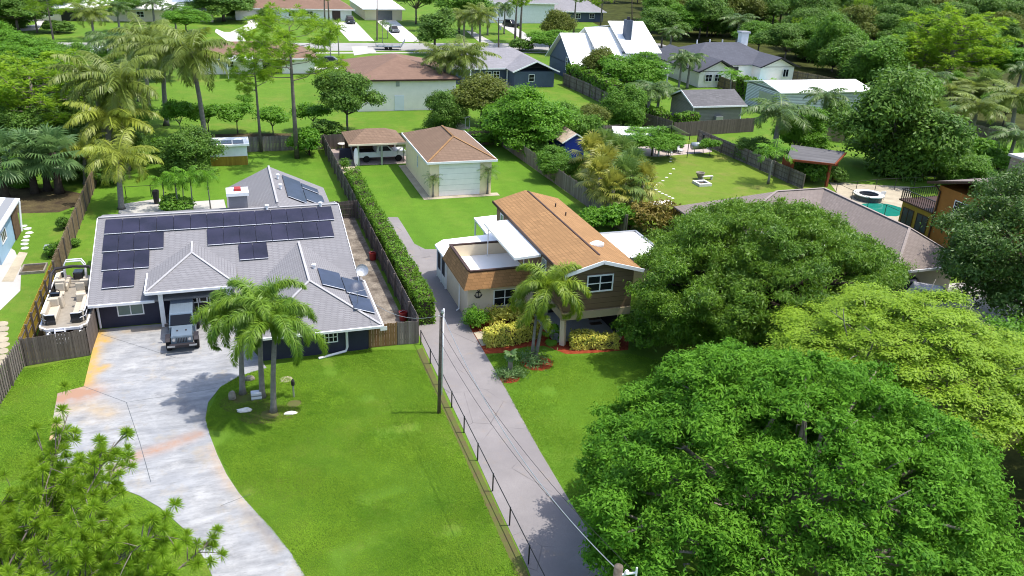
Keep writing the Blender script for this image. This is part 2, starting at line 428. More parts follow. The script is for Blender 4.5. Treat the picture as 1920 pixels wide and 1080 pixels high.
sheet('soil_bed', [(34,20),(60,20),(60,44),(46,42),(37,36),(30,33),(30,26)], 'forest_floor', .0075, False)
sheet('dirt_strip', [(7.3,46.4),(10.15,46.2),(10.15,71),(7.3,71)], 'litter', .009, False)
sheet('dirt_strip', [(-12.2,49.2),(-8.9,49.5),(-8.9,58),(-12.1,60)], 'soil', .009, False)
sheet('sand_strip', [(780,657),(792,652),(830,735),(880,842),(985,1062),(1010,1140),(985,1140),(955,1047),(900,925),(850,810),(817,740)], 'sandstrip', .009)
sheet('asphalt_driveway', [(721,407),(746,407),(762,432),(777,457),(797,467),(822,467),(850,530),(873,600),(905,655),(952,735),(1012,845),(1082,962),(1160,1078),(1210,1150),(1020,1150),(990,1066),(934,948),(874,815),(838,740),(803,668),(790,640),(768,570),(740,480)], 'asphalt', .016)
# mulch beds
sheet('mulch_bed', [(900,662),(880,625),(882,600),(1010,585),(1040,640),(1180,622),(1178,656),(1110,662),(1062,664),(1020,648),(985,650),(940,662),(912,663)], 'mulch', .012)
def ring(c, rx, ry, n=28):
    return [(c[0]+rx*math.cos(2*PI*i/n)*(1+.05*math.sin(5*i)), c[1]+ry*math.sin(2*PI*i/n)*(1+.04*math.cos(3*i))) for i in range(n)]
sheet('mulch_bed', ring(at(1007,681), 1.02, .95), 'mulch', .012, False)
sheet('mulch_bed', ring(at(953,709), .72, .6), 'mulch', .012, False)
sheet('soil_patch', ring(at(552,757), .45, .35), 'sandstrip', .011, False)
sheet('soil_patch', ring(at(506,777), 1.6, .9), 'sandstrip', .0095, False)
sheet('soil_patch', ring(at(465,752), 1.5, 1.2), 'sandstrip', .0105, False)
sheet('mulch_bed', [(380,262),(470,258),(545,256),(548,250),(470,250),(385,252)], 'soil', .012)
sheet('mulch_bed', ring(at(340,254), 1.1, 1.2), 'soil', .012, False)
# paving
sheet('walkway', [(888,623),(903,648),(1012,628),(998,606)], 'concrete_tan', .05, t=.05)
sheet('patio', [(612,280),(665,277),(768,283),(768,306),(672,310),(640,313),(630,306)], 'paver', .02)
sheet('patio_bed', [(633,313),(668,311),(676,321),(641,324)], 'concrete_tan', .014)
sheet('garage_apron', [(17.3,74.4),(24.9,74.4),(24.9,75.3),(18.1,75.3),(18.1,86.4),(17.3,86.4)], 'concrete_tan', .03, False, t=.03)
sheet('patio', [(225,383),(300,372),(310,398),(250,404),(222,400)], 'concrete_far', .02)
sheet('patio', [(330,380),(420,374),(425,395),(330,402)], 'concrete_far', .02)
sheet('patio', [(0,452),(28,470),(40,500),(38,545),(0,582),(-30,560),(-30,470)], 'concrete_far', .014)
sheet('walkway', [(36,472),(52,474),(25,528),(3,528)], 'concrete_tan', .02)
sheet('patio', [(1555,342),(1705,350),(1720,420),(1690,432),(1570,362)], 'concrete_tan', .03, t=.03)
sheet('patio', [(1180,276),(1330,268),(1335,285),(1230,294),(1180,290)], 'patio_pink', .02)
sheet('patio', [(1345,140),(1440,138),(1470,160),(1435,172),(1380,160)], 'concrete_white', .02)
sheet('patio', [(1700,540),(1900,520),(1960,700),(1880,680),(1760,600)], 'concrete_far', .02)
sheet('patio', [(560,126),(650,124),(650,129),(560,131)], 'concrete_white', .02)
sheet('patio', [(940,160),(968,153),(972,163),(948,172)], 'patio_pink', .02)
# far street
sheet('road', [(-160,167.2),(96,166.2),(96,176.2),(-160,178)], 'road_far', .02, False)
sheet('sidewalk', [(-160,163.6),(80,163),(80,164.4),(-160,165)], 'concrete_far', .024, False)
for p in ([(622,40),(668,42),(702,77),(655,77)], [(705,38),(742,38),(790,78),(748,78)], [(874,58),(890,60),(926,80),(900,80)],
          [(932,44),(956,44),(1004,74),(985,78)], [(460,26),(480,15),(488,40),(480,52),(452,64),(462,78),(428,78),(403,60),(405,54),(420,60),(432,60),(465,45)],
          [(78,25),(90,28),(72,56),(40,58),(36,50),(66,46)], [(659,87),(697,86),(706,98),(664,104)], [(905,86),(925,86),(920,97),(888,97)]):
    sheet('far_driveway', p, 'concrete_white' if p[0][0] in (622, 705, 460) else 'concrete_far', .034)

# stained concrete driveway: fine mesh so the stains and one painted palm shadow have their own shapes
dpx = [(183,619),(240,613),(312,607),(330,596),(420,590),(452,590),(462,640),(500,690),(448,706),(412,727),(390,755),(385,785),(393,815),(407,852),(425,890),(448,925),(478,958),(510,992),(545,1036),(575,1085),(600,1140),(420,1140),(400,1085),(385,1050),(345,992),(300,952),(262,930),(215,912),(165,897),(120,880),(90,838),(108,738),(157,725)]
dpt = [at(*p)[:2] for p in dpx]
bm = bmesh.new(); bm.faces.new([bm.verts.new((*p, .022)) for p in dpt])
for ax, lo, hi in ((0, -11, 5), (1, 18, 56)):
    k = lo
    while k < hi:
        nrm = (1,0,0) if ax == 0 else (0,1,0); co = (k,0,0) if ax == 0 else (0,k,0)
        bmesh.ops.bisect_plane(bm, geom=bm.verts[:]+bm.edges[:]+bm.faces[:], plane_co=co, plane_no=nrm); k += .22
ext = bmesh.ops.extrude_face_region(bm, geom=[e for e in bm.edges if len(e.link_faces) == 1])
for v in [g for g in ext['geom'] if isinstance(g, bmesh.types.BMVert)]: v.co.z = -.05
me = D.meshes.new('concrete_driveway'); bm.to_mesh(me); bm.free(); me.materials.append(MATS['slab'])
def segd(p, a, b):
    vx, vy = b[0]-a[0], b[1]-a[1]; L2 = vx*vx+vy*vy or 1e-9
    t = max(0, min(1, ((p[0]-a[0])*vx+(p[1]-a[1])*vy)/L2)); return math.hypot(p[0]-a[0]-t*vx, p[1]-a[1]-t*vy)
def path(px): return [at(*q)[:2] for q in px]
STN_SHADOW = [(0, path([(184,624),(176,645),(172,668),(166,695),(158,722)]), .45, 1.35), (0, path([(160,712),(175,700),(197,688)]), .3, 1.2), (0, path([(182,632),(195,638)]), .5, 1.2), (0, path([(235,622),(300,616)]), .3, .4),
       (1, path([(116,745),(160,736)]), .8, 1.5), (1, path([(160,736),(172,742)]), .4, .6), (1, path([(215,880),(255,855),(300,842),(370,815)]), .42, .85), (0, path([(102,790),(92,835)]), .4, .8),
       (0, path([(120,770),(170,760),(200,775)]), .7, .4), (2, path([(345,760),(390,775),(385,790)]), .75, 1.0), (2, path([(470,960),(490,985),(520,1010)]), .5, .8), (2, path([(350,720),(395,724)]), .4, .3), (0, path([(395,835),(412,880),(470,965),(520,1030)]), .22, .3), (1, path([(395,845),(430,905)]), .5, .2)]  # one faint dark path paints the palm crown's shadow onto the slab
ca = me.color_attributes.new('stain_shadow', 'FLOAT_COLOR', 'POINT')
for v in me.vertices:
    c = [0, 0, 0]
    for ch, pts, wd, am in STN_SHADOW:
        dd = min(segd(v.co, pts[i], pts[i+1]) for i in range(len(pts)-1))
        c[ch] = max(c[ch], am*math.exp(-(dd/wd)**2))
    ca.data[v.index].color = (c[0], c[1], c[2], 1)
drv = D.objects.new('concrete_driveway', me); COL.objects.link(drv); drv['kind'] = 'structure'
js = MB()
for pl in ([(157,725),(237,755),(404,729)], [(237,755),(262,830),(283,905)], [(186,626),(330,672)], [(414,949),(470,927)]):
    q = path(pl)
    for i in range(len(q)-1):
        a, b = Vector((*q[i], .024)), Vector((*q[i+1], .024)); d = (b-a).normalized(); nn = Vector((-d.y, d.x, 0))*.014
        js.add([a-nn, b-nn, b+nn, a+nn], [(0,1,2,3)])
struct('driveway_joints', js, 'pool_tile')
# ------------------------------------------------------------------ buildings
def window(par, c, ux, w, h, n, mat_='white_paint', pane='pane_dark', cols=2, rows=2, fr=.07, name='window', label=None):
    """c = lower-left corner on the wall face; ux = unit vector along the wall; n = outward normal"""
    ux, n, c = Vector(ux), Vector(n), Vector(c); up = Vector((0,0,1)); mb = MB()
    def bar(u0, z0, u1, z1, d=.05):
        q = [c+ux*u0+up*z0, c+ux*u1+up*z0, c+ux*u1+up*z1, c+ux*u0+up*z1]
        mb.add([p for p in q]+[p+n*d for p in q], [(0,1,2,3),(7,6,5,4),(0,4,5,1),(1,5,6,2),(2,6,7,3),(3,7,4,0)])
    bar(0,0,w,fr); bar(0,h-fr,w,h); bar(0,fr,fr,h-fr); bar(w-fr,fr,w,h-fr)
    for i in range(1, cols): x = w*i/cols; bar(x-fr*.4, fr, x+fr*.4, h-fr, .042)
    for i in range(1, rows): z = h*i/rows; bar(fr, z-fr*.35, w-fr, z+fr*.35, .038)
    f = mb.build(name, mat_, par, label=label)
    q = [c+ux*fr+up*fr+n*.02, c+ux*(w-fr)+up*fr+n*.02, c+ux*(w-fr)+up*(h-fr)+n*.02, c+ux*fr+up*(h-fr)+n*.02]
    MB().add(q+[p-n*.012 for p in q], [(0,1,2,3),(7,6,5,4),(0,4,5,1),(1,5,6,2),(2,6,7,3),(3,7,4,0)]).build('pane', pane, f)
    return f
def hip(mb, a0, a1, b0, b1, ze, zr, ax='b', h0=0, h1=0, off=0.0, t=.12):
    """hip or gable roof; ridge along ax; h0/h1 = hip run at the low/high end (0 = gable)"""
    if ax == 'b':
        m = (a0+a1)/2+off; r0, r1 = (m, b0+h0, zr), (m, b1-h1, zr)
        A, B, C_, D_ = (a0,b0,ze),(a1,b0,ze),(a1,b1,ze),(a0,b1,ze)
        mb.slab([A, r0, r1, D_], t); mb.slab([B, C_, r1, r0], t)
        if h0: mb.slab([A, B, r0], t)
        if h1: mb.slab([C_, D_, r1], t)
    else:
        m = (b0+b1)/2+off; r0, r1 = (a0+h0, m, zr), (a1-h1, m, zr)
        A, B, C_, D_ = (a0,b0,ze),(a1,b0,ze),(a1,b1,ze),(a0,b1,ze)
        mb.slab([A, B, r1, r0], t); mb.slab([C_, D_, r0, r1], t)
        if h0: mb.slab([D_, A, r0], t)
        if h1: mb.slab([B, C_, r1], t)
    return mb
def strip(mb, pts, w=.05, h=.2, dz=-.1):
    for i in range(len(pts)-1):
        p, q = pts[i], pts[i+1]; mb.beam((p[0],p[1],p[2]+dz), (q[0],q[1],q[2]+dz), w, h)
    return mb
def gable_wall(mb, a0, a1, b, ze, zr, th=.2, ax='b', off=0.0):
    m = (a0+a1)/2+off
    if ax == 'b': q = [(a0,b,0),(a1,b,0),(a1,b,ze),(m,b,zr),(a0,b,ze)]; mb.slab(q, th, (0,-1,0))
    else: q = [(b,a0,0),(b,a1,0),(b,a1,ze),(b,m,zr),(b,a0,ze)]; mb.slab(q, th, (-1,0,0))
    return mb

# --- A: grey house with the solar roof
A = thing('solar_house', 'navy house under a grey shingle roof covered with dark solar panels', 'house', (-.7, 52.7, 0))
MB().box(-8.5,52.75,0,7.2,64.0,1.95).box(-8.5,63.2,1.95,7.2,64.0,3.6).box(-.1,64.01,0,7.2,72.1,2.2).box(.9,46.1,0,7.2,52.74,1.8).build('wall', 'navy_paint', A)
MP = .258
def mz(b): return 1.95 + MP*(b-52.1)
r = MB()
r.slab([(-9.0,52.1,1.95),(7.6,52.1,1.95),(7.6,61.55,4.39),(-9.0,61.55,4.39)], .14); r.slab([(7.6,61.55,4.39),(7.6,64.4,3.66),(-9.1,64.4,3.66),(-9.0,61.55,4.39)], .14)
rf = r.build('roof', 'shingle_grey', A)
w = MB()      # right wing
for q in ([(.35,45.5,1.85),(4.2,50.0,3.24),(4.2,57.1,3.24),(.35,53.0,1.85)], [(8.0,45.5,1.85),(8.0,53.0,1.85),(4.2,57.1,3.24),(4.2,50.0,3.24)], [(.35,45.5,1.85),(8.0,45.5,1.85),(4.2,50.0,3.24)]): w.slab(q, .12)
w.build('wing_roof', 'shingle_grey', A)
w = MB()      # entrance hip
for q in ([(-5.6,51.6,2.7),(-2.88,55.85,3.47),(-2.88,57.95,3.47),(-5.6,55.1,2.7)], [(-.16,51.6,2.7),(-.16,55.1,2.7),(-2.88,57.95,3.47),(-2.88,55.85,3.47)], [(-5.6,51.6,2.7),(-.16,51.6,2.7),(-2.88,55.85,3.47)]): w.slab(q, .12)
w.build('porch_roof', 'shingle_grey', A)
w = MB(); w.slab([(-.4,72.4,2.75),(3.22,72.4,4.5),(3.22,61.5,4.5),(-.4,61.5,2.75)], .12); w.slab([(7.75,72.4,2.35),(7.75,61.5,2.35),(3.22,61.5,4.5),(3.22,72.4,4.5)], .12)
w.build('rear_roof', 'shingle_grey', A)
c = MB()
strip(c, [(3.22,62.3,4.56),(3.22,72.4,4.56)], .16, .05, 0); strip(c, [(4.2,57.0,3.30),(4.2,50.0,3.30)], .16, .05, 0)
strip(c, [(4.2,50.0,3.29),(.4,45.55,1.90)], .16, .05, 0); strip(c, [(4.2,50.0,3.29),(7.95,45.55,1.90)], .16, .05, 0)
strip(c, [(-2.88,57.9,3.53),(-2.88,55.85,3.53)], .14, .05, 0); strip(c, [(-2.88,55.85,3.52),(-5.55,51.65,2.75)], .14, .05, 0); strip(c, [(-2.88,55.85,3.52),(-.2,51.65,2.75)], .14, .05, 0)
strip(c, [(-9,61.55,4.43),(7.6,61.55,4.43)], .2, .04, 0)
c.build('ridge_cap', 'ridge_pale', A)
g = MB()
strip(g, [(-9.0,52.03,1.95),(-5.2,52.03,1.95)], .12, .16, -.07); strip(g, [(.3,45.43,1.85),(8.05,45.43,1.85)], .12, .14, -.06); strip(g, [(8.06,45.5,1.85),(8.06,52.6,1.85)], .1, .12, -.06)
strip(g, [(-5.65,51.54,2.7),(-.1,51.54,2.7)], .12, .16, -.07); strip(g, [(-5.66,51.6,2.7),(-5.66,54.8,2.7)], .1, .14, -.07); strip(g, [(7.66,52.1,1.95),(7.66,61.55,4.39),(7.66,64.4,3.66)], .05, .16, -.06); strip(g, [(-9.05,52.1,1.95),(-9.05,61.55,4.39)], .05, .16, -.06)
g.build('gutter', 'alu_white', A)
MB().tube([(-8.85,52.1,1.86),(-8.62,52.55,1.6),(-8.58,52.64,1.5),(-8.58,52.64,.1)], .075, 8).build('downspout', 'alu_white', A)
MB().tube([(5.9,45.5,1.75),(5.9,45.95,1.55),(5.9,46.0,.35),(5.8,45.95,.12),(4.1,45.5,.07)], .08, 8).build('downspout', 'alu_white', A)
window(A, (-7.5,52.75,.75), (1,0,0), 1.55, .78, (0,-1,0), pane='pane_green', cols=2, rows=1)
window(A, (4.55,46.1,.75), (1,0,0), .82, .72, (0,-1,0), cols=3, rows=2, fr=.06)
for x, y in ((-4.83,52.2),(-4.6,53.7),(-.75,52.2)):
    MB().box(x-.14,y-.14,0,x+.14,y+.14,2.62).build('column', 'white_paint', A)
# entrance wall, a paler recess with door and sidelight
window(A, (-4.3,52.75,.35), (1,0,0), .55, 1.25, (0,-1,0), cols=1, rows=4, name='sidelight')
dr = MB().box(-3.35,52.68,.05,-2.0,52.748,1.9).build('door', 'door_dark', A)
window(A, (-3.22,52.66,1.25), (1,0,0), .52, .5, (0,-1,0), cols=1, rows=1, name='door_window'); window(A, (-2.6,52.66,1.25), (1,0,0), .52, .5, (0,-1,0), cols=1, rows=1, name='door_window')
d = MB(); strip(d, [(-3.42,52.7,0),(-3.42,52.7,1.98)], .1, .1, 0); strip(d, [(-1.93,52.7,0),(-1.93,52.7,1.98)], .1, .1, 0); strip(d, [(-2.68,52.66,0.1),(-2.68,52.66,1.9)], .05, .05, 0); strip(d, [(-3.5,52.7,1.96),(-1.86,52.7,1.96)], .1, .09, 0)
d.build('door_frame', 'white_paint', A)
# chimney
MB().box(-.25,63.2,2.5,1.1,64.4,4.95).build('chimney', 'shingle_lightgrey', A)
ck = MB().box(-.38,63.05,4.95,1.23,64.55,5.2).build('chimney_cap', 'white_paint', A); MB().box(.2,63.5,5.2,.7,64.1,5.4).build('flue', 'red_plastic', ck)
# solar panels, each lying 8 cm off its slope
def panel(P0, U, V, nm='solar'):
    P0, U, V = Vector(P0), Vector(U), Vector(V); n = U.cross(V).normalized()
    if n.z < 0: n = -n
    q = [P0+n*.11, P0+U+n*.11, P0+U+V+n*.11, P0+V+n*.11]
    pn = MB().slab(q, .04, n).build('solar_panel', nm, A)
    fr = MB(); mid = lambda a, b: None
    i = 0; fr.beam(q[i]+n*.006, q[(i+1)%4]+n*.006, .036, .03)
    fr.build('rail', 'alu_white', pn)
rows = [(61.2, 59.38, -8.5, 14), (59.3, 57.35, -8.5, 4), (59.3, 57.3, -1.87, 8), (57.3, 55.35, -8.42, 3), (57.22, 55.36, .12, 2), (55.3, 53.5, -8.3, 2)]
PW = 15.56/14
for bt, bb, a0, n in rows:
    for i in range(n):
        w_ = PW if n == 14 else (1.08 if n in (8,) else .955)
        panel((a0+i*w_+.012, bb+.02, mz(bb)), (w_-.03, 0, 0), (0, bt-bb-.05, (bt-bb-.05)*MP))
def wz(a): return 1.85+(8.0-a)*.3658
for a0, a1, b0, b1 in ((4.95,6.35,49.7,52.5),(6.4,7.75,49.35,51.9),(6.5,7.8,46.9,49.1)):
    panel((a0,b0,wz(a0)), (a1-a0,0,wz(a1)-wz(a0)), (0,b1-b0,0), 'solar_blue')
def rz(a): return 2.35+(7.75-a)*.4746
for a0, a1, b0, b1 in ((4.15,5.6,64.9,70.9),(5.65,7.2,66.0,69.0),(5.65,7.0,69.3,70.6)):
    panel((a0,b0,rz(a0)), (a1-a0,0,rz(a1)-rz(a0)), (0,b1-b0,0), 'solar_blue')
for p in ((4.75,52.45),(3.75,66.4),(3.75,69.2),(6.3,61.4),(2.4,61.45)):
    z = mz(p[1]) if p[1] > 60 and p[1] < 62.2 else (4.4 if p[1] > 62.2 else wz(p[0]))
    MB().lathe((p[0],p[1],z-.1), [(.09,0),(.09,.32),(.15,.34),(.15,.42)], 10).build('roof_vent', 'white_paint', A)
ds = MB(); ds.tube([(7.7,52.4,1.9),(7.8,52.5,2.5)], .03, 6); dn = ds.build('dish_mast', 'galv', A)
q = MB().lathe((0,0,0), [(.02,0),(.2,.02),(.36,.08),(.45,.15),(.46,.17),(.36,.1),(.2,.04),(.02,.02)], 18)
q.xf(lambda p: (7.85+p[0]*.95+p[2]*.3, 52.45-p[2]*.75+p[1]*.55, 2.6+p[2]*.6+p[1]*.75)); q.build('satellite_dish', 'galv', dn)
MB().tube([(6.9,47.9,2.2),(6.9,47.9,3.2)], .02, 5).tube([(6.4,47.9,3.1),(7.4,47.9,3.25)], .015, 4).build('antenna', 'galv', A)

# --- B: tan-roofed house
B = thing('tan_roof_house', 'two-storey house with tan shingle roof, brown siding and white flat roof deck', 'house', (18.5, 48.4, 0))
MB().box(14.25,48.45,0,23.4,53.9,2.56).box(18.75,53.9,0,23.4,56.9,2.56).build('ground_wall', 'pink_cream', B)
u = MB(); u.box(18.85,48.46,2.60,23.5,56.9,5.2); u.box(18.85,43.08,2.66,23.5,48.45,5.2)
u.slab([(18.85,43.06,5.2),(23.5,43.06,5.2),(23.5,43.06,5.38),(21.1,43.06,6.0),(18.85,43.06,5.4)], .16, (0,-1,0)); u.slab([(18.85,56.7,5.2),(23.5,56.7,5.2),(23.5,56.7,5.38),(21.1,56.7,6.0),(18.85,56.7,5.4)], .16, (0,-1,0))
u.build('upper_wall', 'siding_brown', B)
MB().box(18.8,43.0,2.12,23.5,48.42,2.62).build('floor_beam', 'siding_beam', B)
rr = MB(); rr.slab([(18.6,42.6,5.42),(21.1,42.6,6.12),(21.1,57.1,6.12),(18.6,57.1,5.42)], .14); rr.slab([(23.85,42.6,5.32),(23.85,57.1,5.32),(21.1,57.1,6.12),(21.1,42.6,6.12)], .14)
rr.build('roof', 'shingle_tan', B)
strip(MB(), [(21.25,43.6,6.12),(21.25,56.9,6.12)], .12, .05, 0).build('ridge_vent', 'brown_trim', B)
f = strip(MB(), [(18.56,42.54,5.42),(21.1,42.54,6.12),(23.9,42.54,5.32)], .06, .22, -.06); strip(f, [(18.82,43.02,5.2),(18.82,43.02,4.3)], .16, .06, 0)
f.build('fascia', 'white_paint', B)
strip(MB(), [(18.55,42.6,5.42),(18.55,57.1,5.42)], .06, .2, -.06).build('eave_trim', 'brown_trim', B)
window(B, (20.3,43.06,3.88), (1,0,0), 1.8, 1.15, (0,-1,0), cols=2, rows=2, fr=.09)
window(B, (16.05,48.45,.88), (1,0,0), 1.6, 1.25, (0,-1,0), cols=2, rows=2, fr=.07)
window(B, (18.84,55.2,3.3), (0,1,0), .7, 1.6, (-1,0,0), pane='pane_green', cols=1, rows=1, label='narrow upper side window')
window(B, (18.84,46.2,3.9), (0,1,0), .8, 1.0, (-1,0,0), pane='pane_green', cols=1, rows=1)
for x, y in ((19.2,43.75),(23.2,43.75),(23.2,48.0)):
    MB().tube([(x+.1,y,0),(x,y,2.12)], [.24,.2], 4).build('pillar', 'pink_cream', B)
MB().lathe((20.5,52.5,6.25), [(.28,-.25),(.34,0),(.34,.12),(.2,.24),(.02,.28)], 14).xf(lambda p: (22.1+(p[0]-20.5)*1.5, p[1]-6.6+.0, p[2]-.42)).build('roof_vent', 'white_paint', B)
for y in (52.0,54.0):
    MB().lathe((22.4,y,5.6), [(.05,0),(.05,.4)], 8).build('vent_pipe', 'trim_dark', B)
# mansard skirt, deck and parapet
ms = MB()
ms.slab([(13.85,47.95,2.5),(18.84,47.95,2.5),(18.84,48.44,3.55),(14.3,48.44,3.55)], .1, (0,-.9,.4)); ms.slab([(13.85,53.75,2.5),(13.85,47.95,2.5),(14.3,48.44,3.55),(14.3,53.45,3.55)], .1, (-.9,0,.4))
ms.build('mansard', 'shingle_mansard', B)
cp = strip(MB(), [(14.36,48.5,3.6),(18.84,48.5,3.6)], .2, .1, 0); strip(cp, [(14.36,48.6,3.6),(14.36,53.3,3.6)], .2, .1, 0); strip(cp, [(14.26,53.4,3.6),(18.84,53.4,3.6)], .2, .1, 0)
cp.build('parapet_cap', 'brown_trim', B)
MB().box(14.45,48.62,2.6,18.83,53.28,2.72).build('deck_floor', 'white_roof', B)
pp = MB().box(14.4,53.29,2.6,18.83,53.46,3.545).box(14.33,48.6,2.6,14.44,53.28,3.545).box(14.45,48.5,2.6,18.83,48.61,3.545)
pp.build('parapet', 'cream_paint', B)
MB().slab([(16.75,46.55,5.12),(18.54,46.55,5.22),(18.54,53.4,5.22),(16.75,53.4,5.12)], .16).build('canopy', 'white_roof', B)
for x, y in ((16.95,52.9),(18.3,49.0)): MB().box(x-.03,y-.03,2.72,x+.03,y+.03,4.95).build('canopy_post', 'white_paint', B)
MB().slab([(13.95,53.8,2.6),(18.7,53.8,2.75),(18.7,57.19,2.75),(15.6,57.19,2.6),(14.75,57.1,2.6),(13.95,56.4,2.55)], .16).build('porch_roof', 'white_roof', B)
MB().slab([(18.25,57.2,2.72),(18.74,57.2,2.75),(18.74,57.95,2.75),(20.6,57.95,2.82),(20.6,61.2,2.82),(18.35,61.2,2.7)], .16).build('rear_canopy', 'white_roof', B)
for y in (58.5,61.0): MB().box(18.4,y,0,18.52,y+.12,2.55).build('canopy_post', 'white_paint', B)
for y0, y1 in ((53.95,55.1),(55.2,56.3)):
    MB().box(14.16,y0,.0,14.24,y1,.75).build('porch_panel', 'white_paint', B); MB().box(14.18,y0,.75,14.22,y1,2.4).build('porch_screen', 'screen_dark', B)
for y in (53.9,55.15,56.35): MB().box(14.1,y-.05,0,14.26,y+.05,2.42).build('porch_post', 'white_paint', B)
MB().box(14.24,56.35,0,18.6,56.45,.75).build('porch_panel', 'white_paint', B)
MB().tube([(14.14,50.1,2.5),(14.14,50.1,.2),(13.95,50.1,.06)], .05, 6).build('downspout', 'white_paint', B)
an = MB(); ac = (14.98, 48.42, 1.95)
def ap(x, z): return (ac[0]+x, ac[1], ac[2]+z)
an.tube([ap(0,.2),ap(0,-.28)], .03, 6); an.tube([ap(-.16,.1),ap(.16,.1)], .025, 6)
an.tube([ap(.07*math.cos(t),.26+.07*math.sin(t)) for t in [i*PI/5 for i in range(11)]], .018, 5); an.tube([ap(.25*math.sin(t),-.03-.25*math.cos(t)) for t in [-1.5+i*.3 for i in range(11)]], .03, 6)
an.tube([ap(.19*math.sin(t),-.02+.19*math.cos(t)) for t in [i*PI/8 for i in range(17)]], .014, 5)
an.build('anchor_emblem', 'trim_dark', B)
MB().box(24.0,50.5,0,29.5,55.0,2.55).build('side_wall', 'pink_cream', B); MB().box(23.6,50.2,2.55,29.9,55.4,2.72).build('side_flat_roof', 'white_roof', B)
strip(MB(), [(23.9,55.45,2.74),(29.95,55.45,2.74),(29.95,50.15,2.74),(23.9,50.15,2.74)], .1, .22, 0).build('side_roof_edge', 'galv', B)
MB().box(18.9,48.3,.02,23.3,48.43,2.1).box(23.31,43.6,.02,23.4,48.3,2.1).build('shade_panel', 'door_dark', B); MB().box(18.9,44.1,.0,23.3,48.29,.06).build('carport_floor', 'concrete_far', B)  # near-black panels stand in for the deep shade under the overhang
st = MB()
for i in range(8): st.box(22.2,45.8+i*.28,.06+i*.24,23.0,46.1+i*.28,.12+i*.24)
st.build('stair', 'wood_brown', B)

# --- C: garage with brown hip roof, D: carport
Cg = thing('detached_garage', 'cream garage with a brown hip roof and large white roll-up door', 'garage', (21, 75.2, 0))
MB().box(18.05,75.2,0,24.2,86.2,3.42).build('wall', 'garage_cream', Cg)
hip(MB(), 17.75, 24.6, 74.85, 86.6, 3.5, 5.0, 'b', 3.6, 3.6).build('roof', 'shingle_rust', Cg)
strip(MB(), [(17.71,74.8,3.5),(24.64,74.8,3.5),(24.64,86.6,3.5),(17.71,86.6,3.5),(17.71,74.8,3.5)], .07, .2, -.08).build('fascia', 'white_paint', Cg)
c = strip(MB(), [(21.17,78.4,5.04),(21.17,83,5.04)], .2, .06, 0); strip(c, [(21.17,78.45,5.03),(17.8,74.9,3.54)], .18, .06, 0); strip(c, [(21.17,78.45,5.03),(24.55,74.9,3.54)], .18, .06, 0); c.build('ridge_cap', 'shingle_tan', Cg)
MB().box(18.95,75.12,.05,23.03,75.19,3.3).build('garage_door', 'door_ribs_white', Cg)
window(Cg, (18.04,80.2,1.5), (0,1,0), .35, 1.2, (-1,0,0), cols=1, rows=2)
Cp = thing('carport', 'open carport with a brown hip roof beside the cream garage', 'carport', (15, 87, 0))
hip(MB(), 12.1, 18.2, 86.7, 92.3, 2.42, 3.4, 'a', 2.2, 1.8).build('roof', 'shingle_rust', Cp)
strip(MB(), [(12.06,86.66,2.42),(18.24,86.66,2.42)], .07, .18, -.08).build('fascia', 'cream_paint', Cp)
for x, y in ((13.1,87.0),(15.6,87.0),(13.1,92),(15.6,92),(18,92)): MB().box(x-.1,y-.1,0,x+.1,y+.1,2.3).build('post', 'galv', Cp)
MB().box(12.4,92.05,0,18.1,92.2,2.3).build('rear_wall', 'wood_brown', Cp)
# --- E: white neighbour building
E_ = thing('white_block_building', 'large windowless white block building with a brown hip roof behind the lawn', 'building', (24, 113, 0))
MB().box(17.2,113.2,0,30.8,128.6,4.3).build('wall', 'white_wall', E_)
hip(MB(), 16.8, 31.2, 112.7, 129.2, 4.3, 6.3, 'b', 7.0, 7.0).build('roof', 'shingle_brown', E_)
strip(MB(), [(16.76,112.66,4.3),(31.24,112.66,4.3),(31.24,129.2,4.3),(16.76,129.2,4.3),(16.76,112.66,4.3)], .08, .22, -.1).build('fascia', 'brown_trim', E_)
MB().box(22.2,113.12,.05,23.5,113.19,2.1).build('door', 'garage_door', E_); MB().box(22.4,113.12,3.3,22.9,113.19,4.0).build('vent', 'galv', E_)
# --- F: long low house behind the pines
F_ = thing('long_low_house', 'long low white house with faded brown roof half hidden by the tall pines', 'house', (6, 143, 0))
MB().box(-3,142.6,0,14.8,152,2.5).build('wall', 'white_wall', F_); hip(MB(), -3.6, 15.4, 142, 153, 2.5, 4.4, 'a', 5, 5).build('roof', 'shingle_brown', F_)
strip(MB(), [(-3.6,141.95,2.5),(15.4,141.95,2.5)], .08, .2, -.08).build('fascia', 'white_paint', F_)
for x, w_ in ((5.0,.9),(1.0,1.2)): window(F_, (x,142.6,1.0), (1,0,0), w_, 1.1, (0,-1,0), cols=2, rows=2)
MB().box(6.6,142.52,.05,9.6,142.59,2.2).build('sliding_door', 'door_dark', F_)
MB().slab([(1,138.5,2.9),(5.4,138.5,2.9),(5.2,141.8,3.1),(1.2,141.8,3.1)], .25).build('awning', 'white_roof', F_)
for x in (1.2,5.2): MB().box(x-.07,138.6,0,x+.07,138.74,2.7).build('awning_post', 'white_paint', F_)
